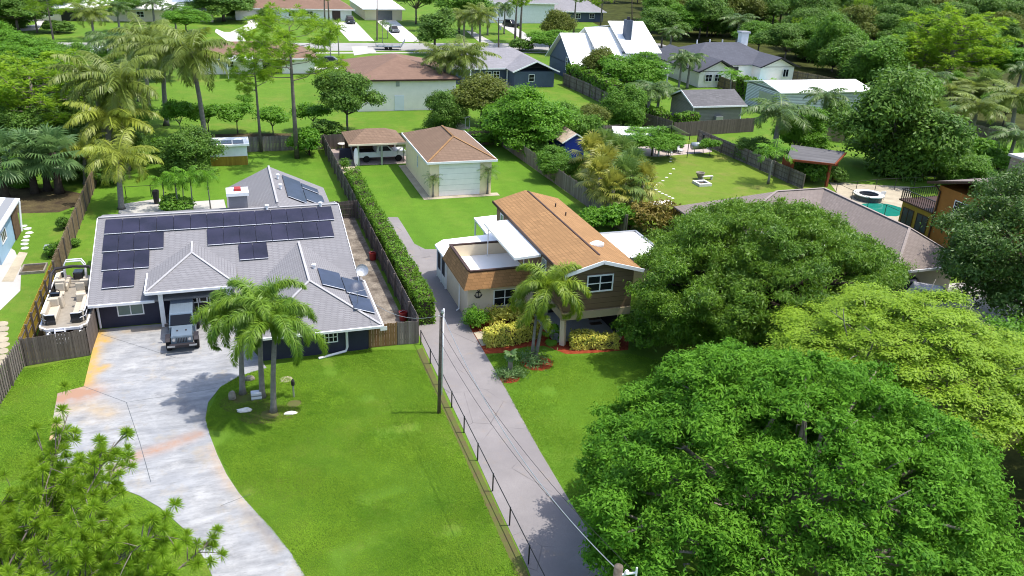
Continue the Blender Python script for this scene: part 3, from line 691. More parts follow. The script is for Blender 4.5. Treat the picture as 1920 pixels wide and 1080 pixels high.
# --- G: grey-roofed house
G_ = thing('grey_roof_house', 'low slate-blue house with pale grey hip roof behind the row of slim palms', 'house', (45, 131, 0))
MB().box(35.5,131.5,0,44.4,142,2.5).box(44.4,127.8,0,51.2,142,2.5).build('wall', 'slate_blue', G_)
g = hip(MB(), 34.9, 52, 131, 143, 2.55, 4.9, 'a', 5, 5); hip(g, 43.9, 51.9, 127.3, 138, 2.56, 4.2, 'b', 0, 3); g.build('roof', 'shingle_lightgrey', G_)
g = strip(MB(), [(34.9,130.95,2.55),(43.9,130.95,2.55)], .08, .22, -.08); strip(g, [(43.9,127.25,2.56),(47.9,127.25,4.2),(51.9,127.25,2.56)], .08, .2, -.06); g.build('fascia', 'white_paint', G_)
for x in (40.6,42.0): window(G_, (x,131.5,.9), (1,0,0), 1.1, 1.1, (0,-1,0), cols=2, rows=2)
for x in (36.5,38.0,39.6,44.2): MB().box(x-.09,130.8,0,x+.09,130.98,2.4).build('porch_post', 'white_paint', G_)
window(G_, (46.8,127.8,.9), (1,0,0), 1.0, 1.2, (0,-1,0), cols=1, rows=2)
# --- H: steep white-roofed house
H_ = thing('white_roof_house', 'steep-roofed slate-blue house with a dazzling white metal roof and tall chimney', 'house', (63, 135, 0))
h = MB(); h.box(56.4,132.5,0,71,143.5,2.6); h.slab([(56.4,132.5,2.5),(56.4,143.5,2.5),(56.4,138,6.9)], .2, (-1,0,0)); h.build('wall', 'slate_blue', H_)
h = MB(); h.slab([(55.8,131.3,2.4),(62.2,131.3,2.4),(62.2,138,7.2),(55.8,138,7.2)], .16); h.slab([(55.8,138,7.2),(62.2,138,7.2),(62.2,144.4,2.4),(55.8,144.4,2.4)], .16)
h.slab([(60.6,127.6,1.9),(66.6,127.6,1.9),(66.6,138.6,8.1),(60.6,138.6,8.1)], .16); h.slab([(65.2,131.0,4.9),(72,131.0,4.9),(72,139.2,9.1),(65.2,139.2,9.1)], .16); h.slab([(60.6,138.61,8.05),(72,139.21,9.0),(72,146,4),(60.6,146,4)], .16)
h.build('roof', 'white_roof', H_)
MB().box(60.6,131.2,2.6,71.3,139,3.4).box(65.2,132.2,3.4,71.3,139,4.85).build('upper_wall', 'slate_blue', H_)
ch = MB().box(66.5,134.2,5.6,67.5,135.6,9.8).build('chimney', 'slate_blue', H_); MB().box(66.8,134.6,9.8,67.2,135.1,10.3).build('flue', 'trim_dark', ch)
MB().box(67.5,134.1,5.6,67.62,135.7,9.7).build('chimney_trim', 'white_paint', H_)
window(H_, (56.3,134.8,1.4), (0,1,0), .8, 2.2, (-1,0,0), cols=1, rows=3, fr=.12)
dk = MB().box(66,127.8,2.5,72,131.8,2.65).build('balcony', 'white_paint', H_); rl = MB()
for i in range(13): rl.box(66+i*.49,127.85,2.65,66.06+i*.49,127.9,3.6)
rl.box(66,127.82,3.6,72,127.93,3.68).build('balcony_rail', 'white_paint', dk)
for x in (66.1,69,71.9): MB().box(x-.1,127.8,0,x+.1,128,2.5).build('balcony_post', 'white_paint', H_)
for x in (61.2,62.4,67.2,69): window(H_, (x,131.2 if x < 65 else 132.2,.9 if x < 65 else 3.5), (1,0,0), .9, 1.3, (0,-1,0), cols=1, rows=2, fr=.12)
MB().box(66.2,132.3,0,71,132.4,2.4).build('lower_door', 'door_dark', H_)
# --- I: white house with slate roof and pool
I_ = thing('slate_roof_house', 'white stucco house with slate-dark shingle roof and white chimney beside the pool', 'house', (84, 133, 0))
MB().box(76.5,125.4,0,83,141,2.7).box(83,131.5,0,96.5,141,2.7).box(91,129,0,98,137,2.7).build('wall', 'white_wall', I_)
g = MB(); g.slab([(75.9,124.6,2.7),(80,124.6,4.6),(80,143,4.6),(75.9,143,2.7)], .14); g.slab([(84,124.6,2.7),(84,143,2.7),(80,143,4.6),(80,124.6,4.6)], .14)
hip(g, 78, 98, 131, 146, 2.75, 5.6, 'a', 7, 6); g.slab([(90.4,128.2,2.76),(94.5,128.2,4.4),(94.5,140,4.4),(90.4,140,2.76)], .14); g.slab([(98.6,128.2,2.76),(98.6,140,2.76),(94.5,140,4.4),(94.5,128.2,4.4)], .14)
g.build('roof', 'shingle_slate', I_)
gw = MB(); gw.slab([(76.5,125.4,2.6),(83,125.4,2.6),(80,125.4,4.4)], .2, (0,-1,0)); gw.slab([(91,129,2.6),(98,129,2.6),(94.5,129,4.2)], .2, (0,-1,0)); gw.build('gable', 'white_wall', I_)
g = strip(MB(), [(75.9,124.55,2.7),(80,124.55,4.6),(84,124.55,2.7)], .08, .22, -.06); strip(g, [(90.4,128.15,2.76),(94.5,128.15,4.4),(98.6,128.15,2.76)], .08, .22, -.06); g.build('fascia', 'trim_dark', I_)
cb = MB().box(92.4,138.5,4,93.9,139.7,7.2).build('chimney', 'white_paint', I_); MB().box(92.2,138.3,7.2,94.1,139.9,7.5).build('chimney_cap', 'metal_white', cb)
for x in (77.6,79.4): window(I_, (x,125.18,1.0), (1,0,0), 1.3, 1.2, (0,-1,0), cols=2, rows=2, pane='pane_dark')
window(I_, (95.6,128.78,.9), (1,0,0), 1.2, 1.4, (0,-1,0), cols=2, rows=1)
MB().box(84,131.4,.05,88,131.49,2.3).build('lanai_door', 'door_dark', I_)
for p in ((84,140),(87,140.5),(89.5,140.2)): MB().lathe((p[0],p[1],5.1), [(.12,0),(.12,.7)], 8).build('roof_vent', 'white_paint', I_)
# --- J shed, K sheet-metal building
J_ = thing('grey_shed_building', 'grey-sided shed building with a weathered dark gable roof and white trim', 'shed', (65, 100, 0))
MB().box(60.9,100.2,0,68.6,106.4,2.55).build('wall', 'siding_grey', J_)
gw = MB().slab([(60.9,100.2,2.5),(60.9,106.4,2.5),(60.9,103.3,3.9)], .15, (-1,0,0)); gw.slab([(68.45,100.2,2.5),(68.45,106.4,2.5),(68.45,103.3,3.9)], .15, (-1,0,0)); gw.build('gable', 'siding_grey', J_)
hip(MB(), 60.5, 69, 99.6, 107, 2.55, 4.1, 'a').build('roof', 'shingle_shed', J_)
g = strip(MB(), [(60.46,99.55,2.55),(69.04,99.55,2.55)], .08, .22, -.06); strip(g, [(60.46,99.6,2.57),(60.46,103.3,4.1),(60.46,107,2.57)], .06, .2, -.06); strip(g, [(60.95,100.14,0),(60.95,100.14,2.45)], .12, .1, 0); strip(g, [(68.55,100.14,0),(68.55,100.14,2.45)], .12, .1, 0); g.build('trim', 'white_paint', J_)
ac_ = MB().box(64.3,99.5,.2,65.4,100.1,1.1).build('air_conditioner', 'galv', J_)
K_ = thing('sheet_metal_building', 'white ribbed sheet-metal building with a bright flat-pitched roof beyond the palms', 'building', (85, 104, 0))
MB().box(77,103.2,0,93,112,3.5).build('wall', 'metal_white', K_); hip(MB(), 76.6, 93.4, 102.8, 112.4, 3.5, 4.4, 'a').build('roof', 'white_roof', K_)
MB().slab([(77,103.2,3.4),(77,112,3.4),(77,107.6,4.3)], .1, (-1,0,0)).build('gable', 'metal_white', K_)
MB().box(76.92,105,0.05,76.98,108.5,2.8).build('door', 'galv', K_)
# --- L taupe roof house right, M orange timber house
L_ = thing('taupe_roof_house', 'sprawling low house with a taupe shingle hip roof behind the dense dark tree', 'house', (44, 52, 0))
MB().box(37.2,54.4,0,46.2,60.7,2.4).box(46.2,44.9,0,51.9,60.7,2.4).box(44.0,50.8,0,46.19,54.39,2.4).build('wall', 'cream_paint', L_)
g = MB(); rA, rB = (44.4,57.8,4.5), (49.3,57.8,4.5); e = [(36.6,53.9,2.46),(50,53.9,2.46),(52.7,61.3,2.46),(36.6,61.3,2.46)]
g.slab([e[0],e[1],rB,rA], .12); g.slab([e[2],e[3],rA,rB], .12); g.slab([e[3],e[0],rA], .12)
w0, w1, w2, w3, q0 = (45.7,44.3,2.45), (52.7,44.3,2.45), (52.7,61.3,2.45), (45.7,57.8,2.45), (49.3,47.5,4.49)
g.slab([w0,w1,q0], .12); g.slab([w1,w2,(49.3,57.8,4.49),q0], .12); g.slab([w0,q0,(49.3,57.8,4.49),w3], .12)
a0 = (45.8,52.9,3.55); g.slab([(43.4,50.2,2.47),(48.1,50.2,2.47),a0], .1); g.slab([(43.4,50.2,2.47),a0,(45.8,57.0,3.9),(43.4,55.6,2.9)], .1); g.slab([(48.1,50.2,2.47),(48.1,55.6,2.9),(45.8,57.0,3.9),a0], .1)
g.build('roof', 'shingle_taupe', L_)
c = MB()
for p_, q_ in ((rA,rB),(rB,q0),(q0,w0),(q0,w1),(rA,e[0]),(a0,(43.4,50.2,2.47)),(a0,(48.1,50.2,2.47)),(a0,(45.8,55.9,3.9))): strip(c, [(p_[0],p_[1],p_[2]+.03),(q_[0],q_[1],q_[2]+.03)], .2, .04, 0)
c.build('ridge_cap', 'ridge_taupe', L_)
g = strip(MB(), [(45.66,44.25,2.45),(52.74,44.25,2.45),(52.74,61.3,2.45)], .07, .18, -.07); strip(g, [(43.36,50.15,2.47),(48.14,50.15,2.47)], .07, .18, -.07); strip(g, [(36.55,53.85,2.46),(43.3,53.85,2.46)], .07, .18, -.07); g.build('fascia', 'white_paint', L_)
window(L_, (44.4,50.8,.9), (1,0,0), 1.4, 1.2, (0,-1,0), cols=2, rows=1)
M_ = thing('orange_timber_house', 'orange timber house with ochre lower storey and black balcony railing over the pool deck', 'house', (60, 54, 0))
e0 = at(1682,431); e1 = at(1742,462)
MB().box(58.5,54.2,0,62.5,57.9,2.75).build('lower_storey', 'ochre_wood', M_)
MB().box(58.4,45.5,0,70,54.15,5.4).build('wall', 'orange_wood', M_)
g = hip(MB(), 57.8, 71, 44.8, 55.0, 5.5, 7.0, 'a', 0, 0); g.build('roof', 'shingle_taupe', M_)
strip(MB(), [(57.75,44.8,5.5),(57.75,49.9,7.0),(57.75,55.0,5.5)], .08, .22, -.06).build('fascia', 'brown_trim', M_)
MB().box(58.3,54.16,2.76,62.8,58.2,2.9).build('balcony', 'brown_trim', M_)
rl = MB()
for i in range(17): rl.box(58.35,54.2+i*.235,2.9,58.39,54.24+i*.235,3.85)
for i in range(18): rl.box(58.4+i*.245,58.1,2.9,58.44+i*.245,58.14,3.85)
rl.box(58.33,54.17,3.85,58.41,58.2,3.91).box(58.42,58.09,3.85,62.8,58.16,3.91); rl.build('balcony_rail', 'black_metal', M_)
for y in (54.55,56.3): 
    f = window(M_, (58.49,y,.7), (0,1,0), 1.35, 1.6, (-1,0,0), 'brown_trim', 'solar_blue', 2, 1)
window(M_, (58.39,50.2,3.2), (0,1,0), 2.0, 1.5, (-1,0,0), cols=2, rows=3)
MB().tube([(58.0,54.3,5.4),(58.3,53.9,4.9),(58.3,53.9,.2)], .07, 6).build('downspout', 'brown_trim', M_)
sk = MB().box(64,51.2,5.5,65.8,52.8,8.1).build('chimney', 'stone_clad', M_); MB().box(63.8,51,8.1,66,53,8.3).build('chimney_cap', 'concrete_far', sk)
# --- N cabana, O pale blue house, P pergola, Q, R sheds
N_ = thing('red_timber_cabana', 'garden cabana with grey lean-to roof and red-brown timber posts', 'cabana', (60, 72.5, 0))
MB().slab([(56.6,73.0,2.75),(60.6,70.3,2.75),(64.2,73.2,3.1),(60.0,77,3.1)], .16).build('roof', 'shingle_shed', N_)
strip(MB(), [(56.5,72.9,2.7),(60.6,70.2,2.7),(64.3,73.1,3.05)], .1, .22, -.06).build('fascia', 'wood_red', N_)
for p in ((60.7,71.0),(63.4,73.2),(57.6,73.2),(60.2,76)): MB().box(p[0]-.13,p[1]-.13,0,p[0]+.13,p[1]+.13,2.6).build('post', 'wood_red', N_)
MB().box(57.6,73.3,0,57.8,75,2.5).build('rear_panel', 'wood_red', N_)
O_ = thing('pale_blue_house', 'small pale blue house with white metal roof at the edge of the left yard', 'house', (-17, 68, 0))
MB().box(-24,65.2,0,-16.4,72.6,2.5).box(-24,59.5,0,-17.3,65.1,2.3).build('wall', 'pale_blue', O_)
MB().slab([(-24.5,64.9,3.6),(-16.1,64.9,2.6),(-16.1,73,2.6),(-24.5,73,3.6)], .14).build('roof', 'metal_white', O_); MB().slab([(-24.5,59.2,3.0),(-17,59.2,2.36),(-17,64.8,2.36),(-24.5,64.8,3.0)], .12).build('lean_to_roof', 'shingle_shed', O_)
window(O_, (-16.4,66.4,1.1), (0,1,0), 1.6, .9, (1,0,0), cols=3, rows=1); window(O_, (-17.3,61,1), (0,1,0), 1.2, .9, (1,0,0), cols=2, rows=1)
MB().box(-16.38,70.3,.05,-16.3,72.2,2.2).build('door', 'wood_brown', O_); strip(MB(), [(-16.32,72.5,0),(-16.1,72.6,2.5)], .16, .12, 0).build('corner_trim', 'white_paint', O_)
P_ = thing('white_pergola', 'white flat-roofed pergola over the backyard patio', 'pergola', (47, 86, 0))
MB().slab([(42.6,86.6,2.5),(48.4,85.0,2.5),(50.2,88.4,2.6),(44.0,90.2,2.6)], .14).build('roof', 'white_roof', P_)
for p in ((43,87),(48.1,85.5),(49.6,88.2),(44.3,89.6),(45.6,86.2)): MB().box(p[0]-.08,p[1]-.08,0,p[0]+.08,p[1]+.08,2.38).build('post', 'white_paint', P_)
Q_ = thing('blue_garden_shed', 'small bright blue garden shed with pale tiled gable roof', 'shed', (37.4, 87, 0))
MB().box(36.2,85.8,0,38.6,90.6,2.1).build('wall', 'bright_blue', Q_)
MB().slab([(36.2,85.8,2.1),(38.6,85.8,2.1),(37.4,85.8,2.85)], .1, (0,-1,0)).build('gable', 'bright_blue', Q_)
hip(MB(), 35.7, 39.1, 85.4, 91, 2.05, 3.05, 'b', t=.08).build('roof', 'roof_tile_pale', Q_); strip(MB(), [(35.7,85.36,2.05),(37.4,85.36,3.05),(39.1,85.36,2.05)], .06, .12, -.04).build('trim', 'white_paint', Q_)
R_ = thing('white_storage_shed', 'white storage shed with yellow-stained lower wall and dark roof panels in the backyard', 'shed', (0, 89, 0))
MB().box(-1.75,89.3,0,1.95,91.6,2.1).build('wall', 'white_paint', R_); MB().box(-1.74,89.26,0,1.94,89.295,.95).build('stained_skirting', 'fence_yellow', R_)
MB().box(-2.0,88.9,2.1,2.2,92,2.3).build('roof', 'white_roof', R_)
for x in (-1.7,-.55,.6): MB().box(x,89.2,2.3,x+1.05,90.6,2.36).build('roof_panel', 'solar_blue', R_)
# --- far street houses
def farhouse(label, a0, a1, b0, b1, wallm, roofm, zr, ax='a', door=None, doorm='door_brown', h=5, ze=2.7, name='street_house', wins=(), group=None):
    o = thing(name, label, 'house', ((a0+a1)/2, b0, 0), group)
    MB().box(a0,b0,0,a1,b1,ze).build('wall', wallm, o); hip(MB(), a0-.7, a1+.7, b0-.7, b1+.7, ze+.02, zr, ax, h, h).build('roof', roofm, o)
    strip(MB(), [(a0-.75,b0-.75,ze),(a1+.75,b0-.75,ze)], .08, .25, -.06).build('fascia', 'white_paint', o)
    if door: MB().box(door[0],b0-.08,.05,door[1],b0-.01,2.35).build('garage_door', doorm, o)
    for x, w_ in wins: window(o, (x,b0,.9), (1,0,0), w_, 1.3, (0,-1,0), cols=2, rows=2, fr=.1)
    return o
def A2(px, py): return at(px, py)[:2]
p = A2(622,40); q = A2(640,39)
farhouse('white street house with brown garage door behind tall pine trunks', p[0]-22, q[0]+2.5, p[1]+1, p[1]+14, 'white_paint', 'shingle_brown', 5.5, door=(p[0]+.3,q[0]-.2), wins=((p[0]-10,1.6),(p[0]-16,1.6),(p[0]-6,1.8)))
p = A2(709,39); q = A2(735,38)
s2 = farhouse('beige street house with shiny white metal hip roof and charcoal double garage door', p[0]-3, q[0]+2.5, p[1]+1, p[1]+26, 'cream_paint', 'white_roof', 6.5, ax='b', h=9, door=(p[0],q[0]), doorm='car_grey')
p = A2(925,44); q = A2(944,44)
farhouse('tall pale grey street house with white garage door', p[0]-1.5, q[0]+14, p[1]+1, p[1]+14, 'white_paint', 'shingle_lightgrey', 8.5, ze=5, door=(p[0],q[0]), doorm='garage_door')
p = A2(1068,42)
farhouse('dark blue street house with lavender-grey roof behind the red-tipped tree', p[0]-10, p[0]+10, p[1]+1, p[1]+13, 'slate_blue', 'shingle_lightgrey', 6, wins=((p[0]+2,1.5),(p[0]+6,1.5)))
p = A2(200,42)
farhouse('wide street house with glaring white roof behind the left palms', p[0]-18, p[0]+22, p[1]+2, p[1]+16, 'cream_paint', 'white_roof', 6, wins=((p[0]-12,1.6),(p[0]-4,1.6),(p[0]+6,1.6)), door=(p[0]-9,p[0]-5), doorm='door_dark')
p = A2(300,26)
farhouse('street house with steep white gable roof behind the tallest coconut palms', p[0]-10, p[0]+8, p[1]+2, p[1]+14, 'white_paint', 'white_roof', 7)
p = A2(1385,28)
farhouse('white-roofed house glimpsed through the dense far wood', p[0]-8, p[0]+8, p[1]+20, p[1]+32, 'white_paint', 'white_roof', 7)
p = A2(150,135)
farhouse('pale blue outbuilding hidden behind the left palm thicket', p[0]-1, p[0]+4, p[1]+2, p[1]+6, 'pale_blue', 'metal_white', 3.4, h=2, name='outbuilding')
p = A2(1905,80)
# ------------------------------------------------------------------ fences
def fence(label, pts, h, mt, cat='fence', name='wood_fence', face=1, post_gap=2.4, pw=.14, shadow=False, group=None, px=False, postm='fence_dark', postside=1):
    if px: pts = [at(*p)[:2] for p in pts]
    o = thing(name, label, cat, (pts[0][0], pts[0][1], 0), group)
    b = MB(); rl = MB(); posts = []
    for i in range(len(pts)-1):
        p, q = Vector(pts[i]), Vector(pts[i+1]); L = (q-p).length; d = (q-p)/L; n = Vector((-d.y, d.x))
        k = int(L/(pw+.012)); st = L/k
        for j in range(k):
            a = p+d*(j*st+.006); e = p+d*((j+1)*st-.006); hh = h+rnd.uniform(-.04, .03)
            s_ = .035 if not shadow else (.05 if j % 2 else -.05)
            a3 = a+n*(s_*postside*-1); e3 = e+n*(s_*postside*-1); t = n*.011
            q4 = [a3-t, e3-t, e3+t, a3+t]
            b.add([(v.x,v.y,.03) for v in q4]+[(v.x,v.y,hh) for v in q4], [(3,2,1,0),(4,5,6,7),(0,1,5,4),(1,2,6,5),(2,3,7,6),(3,0,4,7)])
        for z in (.35, h*.55, h-.3):
            rl.beam((p.x+n.x*.012*postside,p.y+n.y*.012*postside,z), (q.x+n.x*.012*postside,q.y+n.y*.012*postside,z), .03, .08)
        m_ = max(1, round(L/post_gap))
        for j in range(m_+(1 if i == len(pts)-2 else 0)):
            v = p+d*(L*j/m_)+n*(.075*postside); posts.append(v)
    b.build('boards', mt, o, fix=False); rl.build('rails', postm, o, fix=False)
    pm = MB().box(-.05,-.05,0,.05,.05,h+.02).build('post', postm); pm.parent = o
    for i, v in enumerate(posts[:60]):
        c = pm if i == 0 else pm.copy()
        if i: COL.objects.link(c); c.parent = o
        c.location = (v.x-pts[0][0], v.y-pts[0][1], 0)
    return o
fence('weathered grey boundary fence in the left foreground with dark posts', [(-12.75,44.2),(-12.25,48.7)], 1.75, 'fence_grey', shadow=True, postside=-1)
fence('boundary fence beside the pontoon boat with yellow-painted boards', [(-12.25,48.8),(-12.2,60.5)], 1.8, 'fence_yellow', postside=-1, post_gap=1.6)
fence('tan shadowbox fence running back to the coconut palms', [(-12.2,60.6),(-12.1,86)], 1.8, 'fence_tan', shadow=True, postside=-1)
fence('dark plank fence in front of the pontoon boat with its return panel', [(-12.1,48.7),(-8.85,49.2),(-8.72,52.3)], 1.75, 'fence_dark', postside=1)
g_ = fence('rust-stained plank gate beside the navy house with a white placard', [(7.28,46.25),(9.05,46.22)], 1.6, 'fence_rust', 'gate', 'wood_gate', postside=1)
MB().box(8.0,46.15,1.15,8.42,46.175,1.42).build('placard', 'white_paint', g_)
fence('short grey plank fence between the rust-stained gate and the clipped hedge', [(9.08,46.22),(10.35,46.1)], 1.6, 'fence_grey', postside=1)
fence('long grey fence along the clipped hedge', [(10.42,46.3),(10.3,94)], 1.75, 'fence_grey', postside=1)
fence('dark cross-braced gate behind the solar roof house', [(7.8,70.6),(10.2,70.5)], 1.6, 'fence_dark', 'gate', 'wood_gate', postside=-1)
fence('grey plank fence across the back of the solar house yard', [(-6,94.6),(10.2,94.3)], 1.7, 'fence_grey', postside=1)
fence('dark back fence behind the cream garage', [(10.4,94.3),(31.4,93.5)], 1.7, 'fence_dark', postside=1)
fence('long grey fence between the mown yard and the yellowing fan palms', [(31.0,93.4),(32.5,62)], 1.75, 'fence_grey', postside=1, post_gap=1.5)
fence('grey fence slanting along the right side of the dry backyard', [(1308,268),(1400,308),(1505,356)], 1.7, 'fence_grey', px=True, postside=-1)
fence('dark plank fence in front of the grey shed building', [(1262,257),(1412,247)], 1.9, 'fence_dark', px=True, postside=1)
fence('grey fence under the tall hedge beside the white-roofed house', [(1056,160),(1105,182),(1150,207)], 2.0, 'fence_grey', px=True, postside=-1)
fence('short grey fence behind the white pergola', [(1205,238),(1258,254)], 1.9, 'fence_dark', px=True, postside=-1)
fence('lone grey fence panel behind the pergola trees', [(1128,264),(1158,262)], 1.9, 'fence_grey', px=True, postside=-1)
fence('brown fence between the steep white-roofed house and the pool house', [(1290,150),(1330,158),(1386,178)], 1.9, 'fence_tan', px=True, postside=-1)
fence('brown fence stretching right of the pool house toward the wood', [(1476,151),(1530,162),(1600,178)], 2.0, 'fence_tan', px=True, postside=-1)
fence('pale picket-like fence behind the birdhouse lawn', [(1786,243),(1830,255),(1872,266)], 1.5, 'fence_grey', px=True, postside=-1)
fence('short tan fence under the palms by the sheet-metal building', [(1545,262),(1580,268)], 1.7, 'fence_tan', px=True, postside=1)
def metal_fence(label, pts, h, gap, name='metal_fence', px=True, mid=True, r=.022, group=None):
    if px: pts = [at(*p)[:2] for p in pts]
    o = thing(name, label, 'fence', (*pts[0], 0), group); rl = MB(); posts = []
    for i in range(len(pts)-1):
        p, q = Vector(pts[i]), Vector(pts[i+1]); L = (q-p).length; d = (q-p)/L
        for z in ((h-.02, .12) if mid else (h-.02,)): rl.tube([(p.x,p.y,z),(q.x,q.y,z)], r, 5)
        m_ = max(1, round(L/gap)); posts += [p+d*(L*j/m_) for j in range(m_)]
        if mid:
            for j in range(int(L/.14)): v = p+d*(j*.14); rl.beam((v.x,v.y,.12), (v.x,v.y,h-.02), .012)
    posts.append(Vector(pts[-1])); rl.build('rail', 'black_metal', o, fix=False)
    pm = MB().tube([(0,0,0),(0,0,h+.03)], r*1.5, 6).build('post', 'black_metal'); pm.parent = o
    for i, v in enumerate(posts[:80]):
        c = pm if i == 0 else pm.copy()
        if i: COL.objects.link(c); c.parent = o
        c.location = (v.x-pts[0][0], v.y-pts[0][1], 0)
    return o
metal_fence('black chain-link fence rail along the edge of the asphalt driveway', [(10.5,45.9),(10.5,23)], 1.0, 2.6, 'chain_fence', False, False, .024)
metal_fence('black fence round the pool deck of the orange timber house', [(1748,352),(1640,358),(1566,366),(1625,394),(1690,424)], 1.3, 2.6, mid=False)
metal_fence('thin black fence on the lawn behind the solar roof house', [(237,372),(330,366)], 1.1, 1.8, mid=False)

# ------------------------------------------------------------------ vehicles
def wheel(par, x, y, r, w, ax='x', rim='galv'):
    t = MB().lathe((x,y,r), [(r*.55,-w/2),(r*.93,-w/2),(r,-w*.3),(r,w*.3),(r*.93,w/2),(r*.55,w/2)], 18, ax)
    o = t.build('wheel', 'rubber', par, label=None)
    MB().lathe((x,y,r), [(.02,-w*.46),(r*.6,-w*.46),(r*.6,w*.46),(.02,w*.46)], 14, ax).build('rim', rim, o)
    return o
def taper(mb, x0, x1, y0, y1, z0, z1, dx=.1, d0=.1, d1=.1):
    return mb.add([(x0,y0,z0),(x1,y0,z0),(x1,y1,z0),(x0,y1,z0),(x0+dx,y0+d0,z1),(x1-dx,y0+d0,z1),(x1-dx,y1-d1,z1),(x0+dx,y1-d1,z1)],
                  [(3,2,1,0),(4,5,6,7),(0,1,5,4),(1,2,6,5),(2,3,7,6),(3,0,4,7)])
def jeep():
    o = thing('off_road_car', 'blue-grey boxy off-road car parked nose-out at the porch of the navy house', 'car')
    b = MB(); taper(b, -.78,.78,-.55,2.05,.5,1.12,.02,0,.02); taper(b, -.64,.64,-1.9,-.54,.6,1.13,.05,.02,0); b.build('body', 'jeep_paint', o, bevel=.03)
    f = MB()
    for s in (-1, 1):
        taper(f, s*.8-.15, s*.8+.15, -1.98, -.85, .82, .96, .02, .25, .3); taper(f, s*.83-.13, s*.83+.13, .75, 1.95, .82, .96, .02, .25, .2)
    f.build('fender', 'trim_dark', o, bevel=.02)
    t = MB(); taper(t, -.76,.76,-.4,2.04,1.13,1.80,.09,.34,.05); tp = t.build('hardtop', 'jeep_paint', o, bevel=.05)
    wd = MB(); wd.slab([(-.66,-.43,1.16),(.66,-.43,1.16),(.60,-.14,1.72),(-.60,-.14,1.72)], .02, (0,-.9,.4)); wd.build('windshield', 'pane_dark', o)
    for s in (-1, 1):
        for y0, y1 in ((-.1,.65),(.75,1.35),(1.45,1.9)):
            MB().add([(s*.775,y0,1.2),(s*.775,y1,1.2),(s*.705,y1,1.68),(s*.705,y0+.08,1.68)], [(0,1,2,3)]).build('side_window', 'pane_dark', tp)
        MB().box(s*.88-.1,-.5,1.15,s*.88+.1,-.4,1.32).build('mirror', 'trim_dark', o)
    g = MB().box(-.6,-1.95,.62,.6,-1.9,1.1).build('grille', 'jeep_paint', o)
    sl_ = MB()
    for i in range(7): sl_.box(-.29+i*.09,-1.965,.72,-.245+i*.09,-1.951,1.02)
    sl_.build('slots', 'trim_dark', g)
    for s in (-1, 1): MB().lathe((s*.45,-1.95,.9), [(.09,-.03),(.1,0),(.02,.03)], 12, 'y').xf(lambda p: p).build('headlight', 'chrome', o)
    MB().box(-.72,-2.22,.5,.72,-1.98,.68).build('bumper', 'trim_dark', o, bevel=.03)
    for s in (-1, 1): MB().box(s*.62-.22,-2.235,.56,s*.62+.22,-2.2,.66).build('bumper_plate', 'galv', o)
    for s in (-1, 1):
        for y in (-1.38, 1.35): wheel(o, s*.8, y, .41, .27, 'x', 'car_grey')
    hs = MB()
    for x in (-.25,.25): hs.box(x-.05,-1.25,1.115,x+.05,-1.05,1.14)
    hs.build('hood_latch', 'trim_dark', o)
    rr_ = MB()
    for i in range(5): rr_.box(-.5+i*.24,-.0,1.79,-.47+i*.24,1.9,1.812)
    rr_.build('roof_rib', 'jeep_paint', tp)
    o.location = (-3.62, 50.2, 0); return o
jeep()
